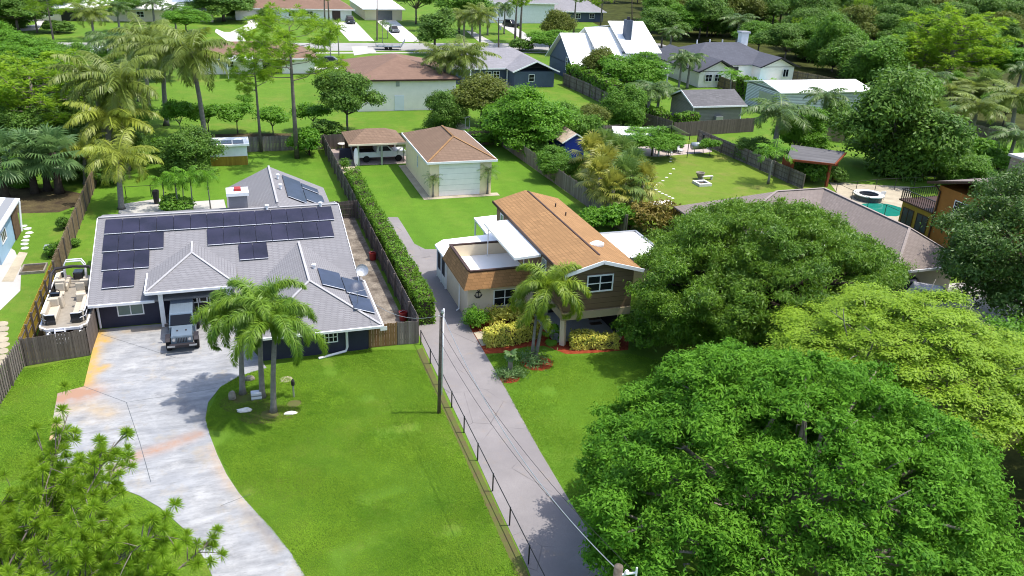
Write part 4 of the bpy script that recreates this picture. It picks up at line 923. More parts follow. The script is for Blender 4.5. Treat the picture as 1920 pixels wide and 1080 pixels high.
def pontoon():
    o = thing('pontoon_boat', 'beige-seated pontoon boat with black side panels parked on its trailer by the yellow fence', 'boat')
    MB().box(-1.25,0,.86,1.25,7.6,.98).build('deck', 'boat_deck', o, bevel=.02)
    strip(MB(), [(-1.28,7.6,.92),(-1.28,.3,.92),(-.9,-.12,.92),(.9,-.12,.92),(1.28,.3,.92),(1.28,7.6,.92)], .1, .16, 0).build('rim', 'alu_white', o)
    for s in (-1, 1): MB().tube([(s*.85,-.3,.68),(s*.85,.4,.52),(s*.85,7.5,.52)], [.05,.32,.32], 12).build('float', 'galv', o, smooth=True)
    def pan(pts):
        m_ = MB(); strip(m_, pts, .05, .62, 0); q = m_.build('side_panel', 'car_black', o)
        m2 = MB(); strip(m2, [(p[0]*1.022,p[1],p[2]) for p in pts], .03, .05, .0); strip(m2, [(p[0]*1.01,p[1],p[2]) for p in pts], .06, .05, .33); m2.build('panel_stripe', 'alu_white', q)
    for s in (-1, 1): pan([(s*.42,.42,1.32),(s*.9,.42,1.32),(s*1.16,.75,1.32),(s*1.16,3.6,1.32)]); pan([(s*1.16,3.9,1.32),(s*1.16,7.0,1.32),(s*.8,7.3,1.32)])
    def couch(x0, x1, y0, y1, bx):
        q = MB().box(x0,y0,1.0,x1,y1,1.36).build('couch', 'beige_seat', o, bevel=.06)
        MB().box(bx-.11,y0,1.36,bx+.11,y1,1.76).build('backrest', 'beige_seat', q, bevel=.06)
        yb = y1 if y1 < 4 else y0
        MB().box(x0+.05,yb-.2,1.36,x1-.05,yb+.08,1.86).build('end_cushion', 'beige_seat', q, bevel=.06)
    couch(-1.1,-.42,.55,2.5,-1.02); couch(.42,1.1,.55,2.9,1.02); couch(.38,1.1,5.2,7.0,1.02); couch(-1.1,-.4,5.4,7.0,-1.02)
    c = MB(); taper(c, -1.08,-.3,2.75,3.5,1.0,1.75,.06,.05,.2); cn = c.build('console', 'beige_seat', o, bevel=.05); MB().box(-.95,2.9,1.76,-.45,3.15,1.95).build('windscreen', 'pane_dark', cn)
    MB().tube([(-.7+.17*math.cos(a),3.62+.05*math.sin(a),1.72+.17*math.sin(a)) for a in [i*PI/6 for i in range(13)]], .02, 6).build('steering_wheel', 'rubber', cn)
    for x, y in ((-.65,4.2),(.55,4.0)):
        q = MB().box(x-.27,y-.27,1.28,x+.27,y+.27,1.48).build('helm_chair', 'beige_seat', o, bevel=.07); MB().box(x-.26,y+.2,1.46,x+.26,y+.34,2.0).build('chair_back', 'beige_seat', q, bevel=.06); MB().lathe((x,y,.98), [(.16,0),(.06,.05),(.06,.3)], 10).build('pedestal', 'galv', q)
    MB().tube([(-1.22,4.2,1.6),(-1.24,5.6,2.2),(-1.0,5.9,2.42),(0,5.95,2.5),(1.0,5.9,2.42),(1.24,5.6,2.2),(1.22,4.2,1.6)], .1, 8).build('folded_bimini', 'trim_dark', o, smooth=True)
    for y in (6.4, 6.75): MB().tube([(-.62,y,1.0),(-.62,y+.1,2.3),(-.45,y+.12,2.62),(.45,y+.12,2.62),(.62,y+.1,2.3),(.62,y,1.0)], .05, 8).build('tow_arch', 'alu_white', o, smooth=True)
    ld = MB()
    for s in (-.27,.27): ld.beam((s-.15,-.15,1.05),(s-.15,-.55,.05),.06)
    for i in range(4): ld.beam((-.42,-.2-.1*i,.85-.22*i),(.12,-.2-.1*i,.85-.22*i),.08,.04)
    ld.build('boarding_ladder', 'alu_white', o)
    MB().box(-.3,7.3,.5,.3,8.0,1.5).build('outboard_motor', 'car_black', o, bevel=.08)
    tr = MB(); tr.beam((-.5,1.2,.32),(-.5,6.8,.32),.1,.12).beam((.5,1.2,.32),(.5,6.8,.32),.1,.12).beam((-.5,1.2,.32),(.15,-.9,.38),.1).beam((.5,1.2,.32),(.15,-.9,.38),.1).beam((-1.0,4.8,.3),(1.0,4.8,.3),.1)
    t_ = tr.build('trailer', 'galv', o)
    for s in (-1, 1): wheel(o, s*.98, 4.8, .3, .2)
    for c in o.children:
        if c.name.split('.')[0] != 'wheel': c.location.z += .42
    o.location = (-10.25, 50.5, 0)
pontoon()
def pickup():
    o = thing('pickup_truck', 'white pickup truck parked sideways under the open carport', 'truck')
    b = MB(); taper(b, -2.75,-.7,-.92,.92,.55,1.12,.02,.03,.03); taper(b, -.72,2.6,-.92,.92,.55,1.14,.05,.03,.03); b.build('body', 'truck_white', o, bevel=.04)
    c = MB(); c.add([(-.65,-.86,1.13),(1.25,-.86,1.13),(1.25,.86,1.13),(-.65,.86,1.13),(-.5,-.72,1.78),(.55,-.72,1.78),(.55,.72,1.78),(-.5,.72,1.78)], [(3,2,1,0),(4,5,6,7),(0,1,5,4),(1,2,6,5),(2,3,7,6),(3,0,4,7)])
    cb_ = c.build('cab', 'truck_white', o, bevel=.04)
    for s in (-1, 1): MB().add([(-.35,s*.862,1.2),(1.0,s*.862,1.2),(.55,s*.77,1.68),(-.3,s*.77,1.68)], [(0,1,2,3)]).build('side_window', 'pane_dark', cb_)
    MB().add([(1.22,-.78,1.2),(1.22,.78,1.2),(.62,.68,1.72),(.62,-.68,1.72)], [(0,1,2,3)]).xf(lambda p: (p[0]+.03,p[1],p[2]+.02)).build('windshield', 'pane_dark', cb_)
    MB().box(-2.6,-.75,1.0,-.8,.75,1.135).build('bed_liner', 'trim_dark', o)
    MB().box(2.55,-.9,.5,2.78,.9,.75).build('bumper', 'chrome', o); MB().box(2.56,-.7,.76,2.62,.7,1.05).build('grille', 'car_grey', o)
    for x in (-1.75, 1.75):
        for s in (-1, 1): wheel(o, x, s*.82, .38, .25, 'y', 'chrome')
    return o
t = pickup(); t.location = (15.9, 89.0, 0); t.rotation_euler = (0,0,0)
def car(label, paint, suv=False):
    o = thing('parked_car', label, 'car')
    h = .95 if suv else .82; top = 1.68 if suv else 1.42
    b = MB(); taper(b, -.9,.9,-2.25,2.25,.28,h,.05,.12,.12); b.build('body', paint, o, bevel=.08)
    c = MB(); taper(c, -.82,.82,-1.0,2.1 if suv else 1.75,h-.01,top,.16,.75,.35 if suv else .7); cb_ = c.build('cabin', paint, o, bevel=.06)
    MB().add([(-.7,-.95,h+.06),(.7,-.95,h+.06),(.6,-.35,top-.1),(-.6,-.35,top-.1)], [(0,1,2,3)]).xf(lambda p: (p[0],p[1]-.03,p[2]+.03)).build('windshield', 'pane_dark', cb_)
    for s in (-1, 1): MB().add([(s*.825,-.6,h+.06),(s*.825,1.5,h+.06),(s*.70,1.1,top-.12),(s*.70,-.2,top-.12)], [(0,1,2,3)]).build('side_window', 'pane_dark', cb_)
    for s in (-1, 1):
        MB().box(s*.62-.16,-2.2,.6,s*.62+.16,-2.1,.74).build('headlight', 'chrome', o)
        for y in (-1.4,1.4): wheel(o, s*.8, y, .34, .22)
    return o
q = A2(657,44); k = car('black parked car beside the white street house with brown garage', 'car_black', True); k.location = (*q, 0)
q = A2(739,60); k = car('dark grey car parked on the driveway of the white-metal-roofed street house', 'car_grey'); k.location = (*q, 0)
q = A2(958,50); k = car('black car parked by the tall pale grey street house', 'car_black', True); k.location = (*q, 0); k.rotation_euler = (0,0,.5)
q = A2(622,121); k = car('dark car parked sideways between the long white house and the white block building', 'car_black'); k.location = (*q, 0); k.rotation_euler = (0,0,1.4)
q = A2(1752,580); k = car('silver car half hidden under the dark tree at the right edge', 'car_silver', True); k.location = (*q, 0); k.rotation_euler = (0,0,.9)
q = A2(1700,560); k = car('navy car parked in the shade beside the silver car', 'navy_paint', True); k.location = (*q, 0); k.rotation_euler = (0,0,.9)
def golfcart():
    o = thing('golf_cart', 'white-topped golf cart parked among shrubs behind the cream garage', 'cart')
    b = MB(); taper(b, -.6,.6,-1.2,1.2,.3,.62,.03,.15,.1); b.build('body', 'beige_seat', o, bevel=.05)
    MB().box(-.55,.0,.62,.55,.5,.9).build('seat', 'beige_seat', o, bevel=.05); MB().box(-.55,.45,.9,.55,.58,1.3).build('seat_back', 'beige_seat', o, bevel=.04)
    MB().box(-.65,-.8,1.9,.65,1.2,1.98).build('roof', 'white_roof', o, bevel=.03)
    for x in (-.58,.58):
        for y in (-.7,1.1): MB().beam((x,y,.5),(x,y,1.92),.05).build('roof_post', 'alu_white', o)
        for y in (-.8,.8): wheel(o, x*.9, y, .24, .18)
    o.location = (*A2(867,247), 0); o.rotation_euler = (0,0,.8)
golfcart()
def trailer():
    o = thing('flatbed_trailer', 'black flatbed trailer with ramp parked by the road behind the white block building', 'trailer')
    MB().box(-1,-2.4,.55,1,2.4,.66).build('bed', 'car_black', o); rl = MB()
    for x in (-1,1): rl.beam((x,-2.4,1.1),(x,2.4,1.1),.06); [rl.beam((x,y,.6),(x,y,1.1),.06) for y in (-2.4,-.8,.8,2.4)]
    rl.build('rail', 'galv', o); MB().beam((0,2.4,.5),(0,4,.45),.12).build('tongue', 'car_black', o)
    MB().slab([(-.95,-2.5,.66),(.95,-2.5,.66),(.95,-3.3,2.0),(-.95,-3.3,2.0)], .06).build('ramp', 'galv', o)
    for x in (-1.05,1.05): [wheel(o, x, y, .33, .2) for y in (-.4,.4)]
    o.location = (*A2(728,93), 0); o.rotation_euler = (0,0,1.45)
trailer()

# ------------------------------------------------------------------ poles, wires, small things
po = thing('utility_pole', 'wooden service pole with a white conduit beside the asphalt driveway', 'pole', (9.68,37.87,0))
MB().tube([(9.68,37.87,0),(9.74,37.9,6.1)], [.10,.075], 10).build('post', 'pole_wood', po, smooth=True)
MB().tube([(9.80,37.8,1.2),(9.86,37.82,6.35)], .04, 8).build('conduit', 'alu_white', po, smooth=True)
MB().tube([(9.76,37.82,5.9),(9.55,37.8,6.0)], .03, 6).lathe((9.8,37.82,6.05), [(.06,0),(.09,.1),(.06,.22)], 8).build('insulator', 'galv', po)
p2 = thing('utility_pole', 'utility pole with bracket whose top shows at the bottom edge of the picture', 'pole', (10.2,17.55,0))
MB().tube([(10.2,17.55,0),(10.2,17.55,7.0)], [.16,.14], 12).build('post', 'pole_wood', p2, smooth=True)
bk = MB().beam((10.2,17.5,6.7),(10.75,17.4,6.75),.05).beam((10.75,17.4,6.4),(10.75,17.4,6.95),.05).beam((10.2,17.5,6.3),(10.75,17.4,6.4),.04); bk.build('bracket', 'alu_white', p2)
MB().lathe((10.45,17.45,6.72), [(.05,0),(.09,.06),(.05,.14)], 8).build('insulator', 'white_paint', p2)
def wire(label, a, b, sag, r=.016, mt='trim_dark', grp=None):
    a, b = Vector(a), Vector(b); pts = []
    for i in range(25):
        t_ = i/24; p = a.lerp(b, t_); p.z -= sag*4*t_*(1-t_); pts.append(p)
    o = MB().tube(pts, r, 5, False).build('overhead_wire', mt, fix=False); tag(o, label, 'wire', grp)
wire('thick twisted service cable from the pole top to the pole at the bottom edge', (9.8,37.9,6.05), (10.25,17.6,6.75) , 1.3, .018, 'galv', 'wires over the driveway')
wire('thin wire strung lowest between the two near poles', (9.75,37.9,4.3), (10.6,17.5,6.4), .9, .010, grp='wires over the driveway')
wire('thin wire strung just above the lowest wire between the two near poles', (9.75,37.9,5.1), (10.75,17.4,6.7), .8, .010, grp='wires over the driveway')
wire('service cable from the pole top to the roof of the navy house', (9.7,37.9,5.95), (7.7,46.2,3.0), .5, .014, 'galv')
def farpole(px, pb, pt, label):
    a, b, c_, z = span(px, pb, pt); o = thing('utility_pole', label, 'pole', (a,b,0))
    MB().tube([(a,b,0),(c_,b,z)], [.17,.11], 8).build('post', 'pole_wood', o); MB().beam((c_-1.1,b-.15,z-.6),(c_+1.1,b-.15,z-.6),.12).build('crossarm', 'pole_wood', o)
    MB().lathe((c_+.35,b-.3,z-2.4), [(.22,0),(.25,.1),(.25,.8),(.15,.9)], 10).build('transformer', 'galv', o); return o
farpole(707,76,-30,'tall grey utility pole beside the driveway of the white-metal-roofed street house')
farpole(935,90,33,'dark utility pole rising behind the low grey-roofed house')
farpole(1185,52,-40,'utility pole behind the chimney of the steep white-roofed house')
def blob(name, label, px, py, r, mt, cat, rz=1, group=None, seed=0):
    p = at(px, py); g = random.Random(seed+px)
    o = MB().ball((p[0],p[1],r[2]*.6), r, 9, 6, .18, g).build(name, mt); return tag(o, label, cat, group)
blob('garden_rock', 'upright brown rock left of the three foxtail palms', 436, 748, (.22,.18,.32), 'stone', 'rock')
blob('garden_rock', 'long pale rock lying on the lawn left of the palm trunks', 458, 772, (.42,.18,.14), 'concrete_white', 'rock')
blob('garden_rock', 'tan rock on the driveway edge behind the palm trunks', 468, 713, (.35,.2,.18), 'stone', 'rock')
blob('garden_rock', 'flat pale rock right of the front palm trunk', 545, 776, (.34,.16,.08), 'concrete_white', 'rock')
q = A2(481,747); o = MB().box(q[0]-.28,q[1]-.2,0,q[0]+.28,q[1]+.2,.42).build('utility_box', 'metal_white', bevel=.03); tag(o, 'small white utility box between the palm trunks', 'utility box')
q = A2(537,712); o = MB().lathe((q[0],q[1],.0), [(.36,0),(.36,.03),(.22,.035),(.2,.02),(.01,.02)], 20).build('manhole_cover', 'concrete_tan'); tag(o, 'round concrete cover set in the lawn behind the palms', 'cover')
a, b, c_, z = span(551,745,720); lp = thing('lamp_post', 'short garden lamp post on the lawn right of the palms', 'lamp', (a,b,0)); MB().lathe((a,b,0), [(.05,0),(.05,.75),(.02,.75)], 8).build('post', 'galv', lp); MB().lathe((a,b,.75), [(.05,0),(.1,.05),(.1,.3),(.03,.42)], 8).build('lantern', 'trim_dark', lp)
for px_, py_, lb in ((699,487,'red bucket against the hedge fence, farther one'), (756,600,'red bucket by the gate, nearer one')):
    q = A2(px_,py_); o = thing('bucket', lb, 'bucket', (*q,0), 'red buckets by the fence'); MB().lathe((*q,0), [(.24,0),(.3,.62),(.27,.62),(.22,.08),(.01,.08)], 14).build('tub', 'red_plastic', o); MB().tube([(q[0]-.29,q[1],.58),(q[0],q[1]-.05,.75),(q[0]+.29,q[1],.58)], .015, 5).build('handle', 'galv', o)
q = A2(294,382); o = thing('tall_planter', 'tall dark planter on the patio behind the solar roof', 'planter', (*q,0)); MB().lathe((*q,0), [(.2,0),(.32,1.25),(.26,1.25),(.2,1.1),(.01,1.1)], 12).build('pot', 'trim_dark', o)
q = A2(955,702); st = thing('staghorn_stump', 'tree stump topped with a pale staghorn fern in a red mulch ring', 'stump', (*q,0))
MB().tube([(q[0],q[1],0),(q[0]+.04,q[1],.6),(q[0],q[1],1.35)], [.2,.15,.13], 9).build('trunk', 'bark_pale', st, smooth=True)
# ------------------------------------------------------------------ foliage
def NR(s): return np.random.default_rng(s)
def unit(v): return v/np.maximum(np.linalg.norm(v, axis=-1, keepdims=True), 1e-9)
def quads(name, P4, tone, mt, parent=None):
    """P4 (n,4,3) -> one mesh of n faces with a per-leaf tone"""
    n = len(P4); me = D.meshes.new(name)
    me.vertices.add(4*n); me.vertices.foreach_set('co', np.ascontiguousarray(P4, np.float32).ravel())
    me.loops.add(4*n); me.loops.foreach_set('vertex_index', np.arange(4*n, dtype=np.int32))
    me.polygons.add(n); me.polygons.foreach_set('loop_start', np.arange(0, 4*n, 4, dtype=np.int32))
    me.update(calc_edges=True)
    a = me.attributes.new('tone', 'FLOAT', 'POINT'); a.data.foreach_set('value', np.repeat(np.clip(tone, 0, 1), 4).astype(np.float32))
    me.materials.append(MATS[mt])
    o = D.objects.new(name, me); COL.objects.link(o)
    if parent is not None: o.parent = parent
    ORG[o.name] = (0,0,0); return o
def leafquads(g, C, N, S, asp=.45, droop=0.0):
    N = unit(N); T = unit(np.cross(N, g.normal(size=N.shape))); B = np.cross(N, T)
    S = S[:, None]; dz = np.array([0,0,-1.0])*S*droop
    return np.stack([C+T*S+dz, C+B*S*asp, C-T*S+dz*.3, C-B*S*asp], 1)
def crown(g, c, r, nl, nc, per, leaf, lobe=(.34,.5), clump=.45, flat=.6, kmin=.35, kmax=.78, fib=False, zmin=-.3, asp=.45, fill=.12, up=.6, low=-.45, droop=.0, rand=.6):
    c = np.array(c, float); r = np.array(r, float)
    d = g.normal(size=(nl*6, 3)); d = unit(d); d = d[d[:, 2] > zmin][:nl]
    if fib:
        m_ = int(nl*2/(1-zmin)); ii = np.arange(m_)+.5; zz = 1-2*ii/m_; ph = ii*2.39996; d = np.stack([np.sqrt(1-zz*zz)*np.cos(ph), np.sqrt(1-zz*zz)*np.sin(ph), zz], 1); d = unit(d+g.normal(size=d.shape)*.55/math.sqrt(m_)); d = d[d[:, 2] > zmin]
    k = g.uniform(kmin, kmax, (len(d), 1))
    if fib: k = k*(1+.042*(np.sin(4.1*d[:,:1]+1.3)+np.sin(5.2*d[:,1:2]+2.)+np.sin(6.3*d[:,2:]+.5)+np.sin(7*(d[:,:1]-d[:,1:2]))))
    L = c + d*r*k; LR = g.uniform(*lobe, (len(d), 1))*r
    w = (LR[:, 0]**2); w /= w.sum()
    out_c, out_d, out_l = [], [], []
    while sum(map(len, out_c)) < nc:
        j = g.choice(len(L), nc, p=w); dd = unit(g.normal(size=(nc, 3))); ok = dd[:, 2] > low
        j, dd = j[ok], dd[ok]; p = L[j] + dd*LR[j]*g.uniform(.85, 1.06, (len(j), 1))
        q = np.linalg.norm((p[:, None]-L[None])/LR[None], axis=2); q[np.arange(len(j)), j] = 9
        ok = q.min(1) > .78
        out_c.append(p[ok]); out_d.append(dd[ok]); out_l.append(j[ok])
    C = np.concatenate(out_c)[:nc]; Dd = np.concatenate(out_d)[:nc]; J = np.concatenate(out_l)[:nc]
    ct = g.uniform(0, 1, nc)
    off = g.normal(size=(nc, per, 3))*np.array([1,1,flat])*clump*.5*g.uniform(.7,1.3,(nc,1,1))
    P = (C[:, None]+off).reshape(-1, 3)
    nrm = (Dd[:, None]*.5 + np.array([0,0,up]) + unit(off)*.35 + g.normal(size=off.shape)*rand).reshape(-1, 3)
    tn = (np.repeat(ct, per)*.55 + g.uniform(0, .45, nc*per))
    S = g.uniform(.65, 1.25, len(P))*leaf
    if fill:                                                   # sparse inner leaves, toned darker to paint in the crown's shade
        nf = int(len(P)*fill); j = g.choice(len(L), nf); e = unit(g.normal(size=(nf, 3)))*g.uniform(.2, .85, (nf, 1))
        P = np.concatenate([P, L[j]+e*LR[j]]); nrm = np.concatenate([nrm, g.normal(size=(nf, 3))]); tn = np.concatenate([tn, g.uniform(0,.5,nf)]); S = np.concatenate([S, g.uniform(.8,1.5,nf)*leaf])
    return leafquads(g, P, nrm, S, asp, droop), tn, L
def limbs(mb, g, base, fork, L, r0, taper=.35, mid=.5):
    base, fork = np.array(base, float), np.array(fork, float)
    mb.tube([base, base*.5+fork*.5+g.normal(size=3)*.04, fork], [r0, r0*.85, r0*.75], 9)
    for p in L[::max(1, len(L)//40)]:
        m = fork*(1-mid)+p*mid + g.normal(size=3)*.25*np.linalg.norm(p-fork)*.4; m[2] = min(m[2], p[2])
        mb.tube([fork-(0,0,.1), m, p], [r0*.5, r0*.3, r0*.1], 6)
    return mb
def broadleaf(name, label, cat, h, r, mt, seed, nl=12, nc=220, per=26, leaf=.2, bark='bark_grey', fork=.35, rz=None, twig=0, tr=.0, **kw):
    g = NR(seed); o = thing(name, label, cat)
    rz = rz or h*.42; c = (0, 0, h-rz)
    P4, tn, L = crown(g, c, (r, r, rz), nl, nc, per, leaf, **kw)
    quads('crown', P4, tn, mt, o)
    mb = limbs(MB(), g, (0,0,0), (0,0,h*fork), L, tr or max(.07, h*.022))
    for _ in range(twig):                                      # bare twigs that break the surface
        d = unit(g.normal(size=3)); d[2] = abs(d[2]); a = np.array(c)+d*np.array((r,r,rz))*.8
        b = a + (d+g.normal(size=3)*.6)*g.uniform(.4,.9); mb.tube([a, (a+b)/2+g.normal(size=3)*.08, b], [.04,.03,.012], 5)
    mb.build('trunk', bark, o, True, fix=False); o['_h'] = h; o['_r'] = r; return o
def fronds(g, c, nf, ln, lf, e_hi, e_lo, bend, per=44, w=.03, style='feather', hang=.5, fwd_=.45, spread=.15, az0=0.0, twist=0.2):
    out, tone = [], []
    for i in range(nf):
        az = az0 + i*2.39996 + g.uniform(-.2,.2); el = R(e_hi + (e_lo-e_hi)*(i/max(1,nf-1))**.9 + g.uniform(-6,6)); L_ = ln*g.uniform(.85,1.1)
        K = per; s = np.linspace(0, 1, K); pit = el - R(bend)*g.uniform(.8,1.2)*s**1.4
        hx = np.cumsum(np.cos(pit))/K*L_; hz = np.cumsum(np.sin(pit))/K*L_
        u = np.array([math.cos(az), math.sin(az), 0]); sd_ = np.array([-math.sin(az), math.cos(az), 0])
        p = np.array(c) + hx[:, None]*u + hz[:, None]*np.array([0,0,1.0]) + (s**2*g.uniform(-twist,twist)*L_*.5)[:, None]*sd_
        t = np.cos(pit)[:, None]*u + np.sin(pit)[:, None]*np.array([0,0,1.0]); up = np.cross(t, sd_); up = np.where(up[:, 2:]<0, -up, up)
        base = g.uniform(.1, .8)
        ww = w*1.3*(1-.7*s)[:, None]
        out.append(np.stack([p[:-1]-sd_*ww[:-1], p[:-1]+sd_*ww[:-1], p[1:]+sd_*ww[1:], p[1:]-sd_*ww[1:]], 1)); tone.append(np.full(K-1, .85))
        st = max(1, int(K*.12)); ps, ts, us, ss = p[st:], t[st:], up[st:], s[st:]
        l = lf*np.sin(PI*(.12+.80*ss))**.7*g.uniform(.85,1.15,len(ss))
        sides = (-1, 1) if style == 'feather' else ((-1, 1, -1, 1, -1, 1) if style == 'plume' else (-1, 1))
        for sg in sides:
            if style == 'plume': ph = g.uniform(-1.3, 1.1, len(ps)); rad = sg*np.cos(ph)[:, None]*sd_ + np.sin(ph)[:, None]*us
            else: ph = g.uniform(.05,.45,len(ps)); rad = sg*np.cos(ph)[:, None]*sd_ + np.sin(ph)[:, None]*us
            d = rad*math.cos(fwd_) + ts*math.sin(fwd_) + np.array([0,0,-1.0])*hang*g.uniform(.6,1.3,(len(ps),1)) + g.normal(size=(len(ps),3))*spread; d = unit(d)
            mid = ps + d*l[:, None]*.45; tip = ps + unit(d + np.array([0,0,-1.0])*hang*.6)*l[:, None]
            out.append(np.stack([ps, mid-ts*w, tip, mid+ts*w], 1)); tone.append(np.clip(base + g.normal(size=len(ps))*.16, 0, 1))
    return np.concatenate(out), np.concatenate(tone)
def fans(g, c, nf, pet, rad, e_hi, e_lo, blades=20, w=.035):
    out, tone = [], []
    for i in range(nf):
        az = i*2.39996 + g.uniform(-.3,.3); el = R(e_hi + (e_lo-e_hi)*(i/max(1,nf-1)) + g.uniform(-8,8)); L_ = pet*g.uniform(.8,1.15)
        u = np.array([math.cos(az)*math.cos(el), math.sin(az)*math.cos(el), math.sin(el)]); sd_ = np.array([-math.sin(az), math.cos(az), 0]); up = np.cross(u, sd_)
        f = np.array(c)+u*L_ - np.array([0,0,.1*L_]); b0 = np.array(c)
        out.append(np.stack([b0-sd_*.02, b0+sd_*.02, f+sd_*.015, f-sd_*.015])[None]); tone.append(np.array([.8]))
        a = np.linspace(-1.9, 1.9, blades) + g.normal(size=blades)*.03; rr = rad*g.uniform(.85,1.1)*(1-.18*np.abs(a)/1.9)*g.uniform(.9,1.08,blades)
        dirv = np.cos(a)[:, None]*u + np.sin(a)[:, None]*sd_; dn = np.array([0,0,-1.0])
        d1 = unit(dirv + dn*.15 + up*.1); mid = f + d1*rr[:, None]*.6; tip = mid + unit(dirv + dn*.75)*rr[:, None]*.45
        pr = unit(np.cross(d1, up)); bs = g.uniform(.1,.8)
        out.append(np.stack([np.repeat(f[None], blades, 0), mid-pr*w*1.6, tip, mid+pr*w*1.6], 1)); tone.append(np.clip(bs+g.normal(size=blades)*.12, 0, 1))
    return np.concatenate(out), np.concatenate(tone)
def palm(name, label, cat, h, mt, seed, kind, nf=18, ln=3.0, lf=.8, tr=.14, lean=(0,0), bark='palm_bark', dead=0, **kw):
    g = NR(seed); o = thing(name, label, cat); top = np.array([lean[0], lean[1], h])
    mb = MB().tube([(0,0,0),(lean[0]*.05,lean[1]*.05,.4),(lean[0]*.35,lean[1]*.35,h*.5),tuple(top)], [tr*1.5, tr*1.1, tr*.9, tr*.85], 9)
    mb.build('trunk', bark, o, True, fix=False)
    if kind == 'fan': q, tn = fans(g, top, nf, ln, lf, kw.pop('e_hi', 85), kw.pop('e_lo', -45), **kw)
    else:
        if kind == 'plume' or kw.pop('shaft', False):
            MB().tube([tuple(top-(0,0,.05)), tuple(top+(0,0,.35)), tuple(top+(0,0,.8))], [tr*.95, tr*1.15, tr*.5], 9).build('crownshaft', 'palm_green', o, True, fix=False); top = top+(0,0,.65)
        q, tn = fronds(g, top, nf, ln, lf, kw.pop('e_hi', 78), kw.pop('e_lo', -35), kw.pop('bend', 75), style=kind, **kw)
    quads('crown', q, tn, mt, o)
    if dead:
        if kind == 'fan': q, tn = fans(g, top-(0,0,.3), dead, ln*.7, lf*.9, -55, -85)
        else: q, tn = fronds(g, top-(0,0,.2), dead, ln*.8, lf*.7, -50, -75, 30, per=24, hang=.9)
        quads('dead_fronds', q, tn, 'lf_dead', o)
    o['_h'] = h + ln*.45; o['_r'] = ln+lf*.6 if kind == 'fan' else ln*.8; return o
def pine(name, label, h, seed, crown0=.45, rad=3.0, nb=22, tufts=12, nd=26, nl=.34, nw=.018, tr=.2, mt='lf_pine', bark='bark_grey', top=1.0, cat='tree', shape=1.0, open_=.25, lean=(0,0), sub=.45):
    g = NR(seed); o = thing(name, label, cat); mb = MB()
    Tp = lambda z: np.array([lean[0]*(z/h)**1.5, lean[1]*(z/h)**1.5, z])
    mb.tube([Tp(0), Tp(h*.3)+g.normal(size=3)*.05, Tp(h*.65)+g.normal(size=3)*.06, Tp(h*.97)], [tr*1.15, tr*.9, tr*.6, tr*.12], 9)
    C, Ax = [], []
    for i in range(nb):
        f = (i+.5)/nb; z = h*(crown0+(1-crown0)*f); az = i*2.39996+g.uniform(-.4,.4)
        L_ = rad*(1-.75*f**1.6*shape)*g.uniform(.65,1.1); d = np.array([math.cos(az), math.sin(az), g.uniform(.05,.4)+.3*f])
        a = Tp(z); m_ = a+d*L_*.5+(0,0,-.08*L_); e = a+d*L_+(0,0,.12*L_)
        mb.tube([a, m_, e], [tr*.33*(1-f*.5), tr*.22*(1-f*.5), tr*.06], 6)
        k = max(3, int(tufts*L_/rad))
        for j in range(k):
            s = 1-(1-open_)*g.uniform(0,1)**1.2 if j else 1.0
            b = (a*(1-s)**2+2*m_*s*(1-s)+e*s*s); dv = unit(np.array(d)*.6+g.normal(size=3)*.8+(0,0,.35)); q = b+dv*g.uniform(.15,sub*2)*min(1, L_/1.5)
            if j: mb.tube([b, (b+q)/2+(0,0,.03), q], [tr*.09, tr*.07, tr*.045], 4, False)
            C.append(q); Ax.append(unit(dv*.5+(0,0,.7)))
    C = np.array(C); Ax = np.array(Ax); n = len(C)
    d = unit(g.normal(size=(n, nd, 3)) + Ax[:, None]*.85); l = nl*g.uniform(.75,1.15,(n,nd,1))
    p0 = np.repeat(C[:, None], nd, 1) - Ax[:, None]*.05; tip = p0 + d*l + np.array([0,0,-.12])*l
    wv = unit(np.cross(d, g.normal(size=d.shape)))*nw; mid = p0+d*l*.55
    P4 = np.stack([p0, mid-wv, tip, mid+wv], 2).reshape(-1, 4, 3); tn = np.clip(np.repeat(g.uniform(.2,.8,n), nd)+g.normal(size=n*nd)*.15, 0, 1)
    quads('crown', P4, tn, mt, o); mb.build('trunk', bark, o, True, fix=False); o['_h'] = h; o['_r'] = rad; return o
def bush(name, label, cat, r, h, mt, seed, n=1800, leaf=.1, nl=8, **kw):
    g = NR(seed); o = thing(name, label, cat); kw.setdefault('zmin', -.1)
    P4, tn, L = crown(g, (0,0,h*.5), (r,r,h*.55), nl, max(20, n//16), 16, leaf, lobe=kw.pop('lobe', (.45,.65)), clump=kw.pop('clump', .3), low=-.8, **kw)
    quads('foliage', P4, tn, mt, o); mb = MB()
    for p in L: mb.tube([(0,0,0), p*np.array((.6,.6,.5)), p], [.035,.025,.01], 5)
    mb.build('stems', 'bark_dark', o, fix=False); o['_h'] = h; o['_r'] = r; return o
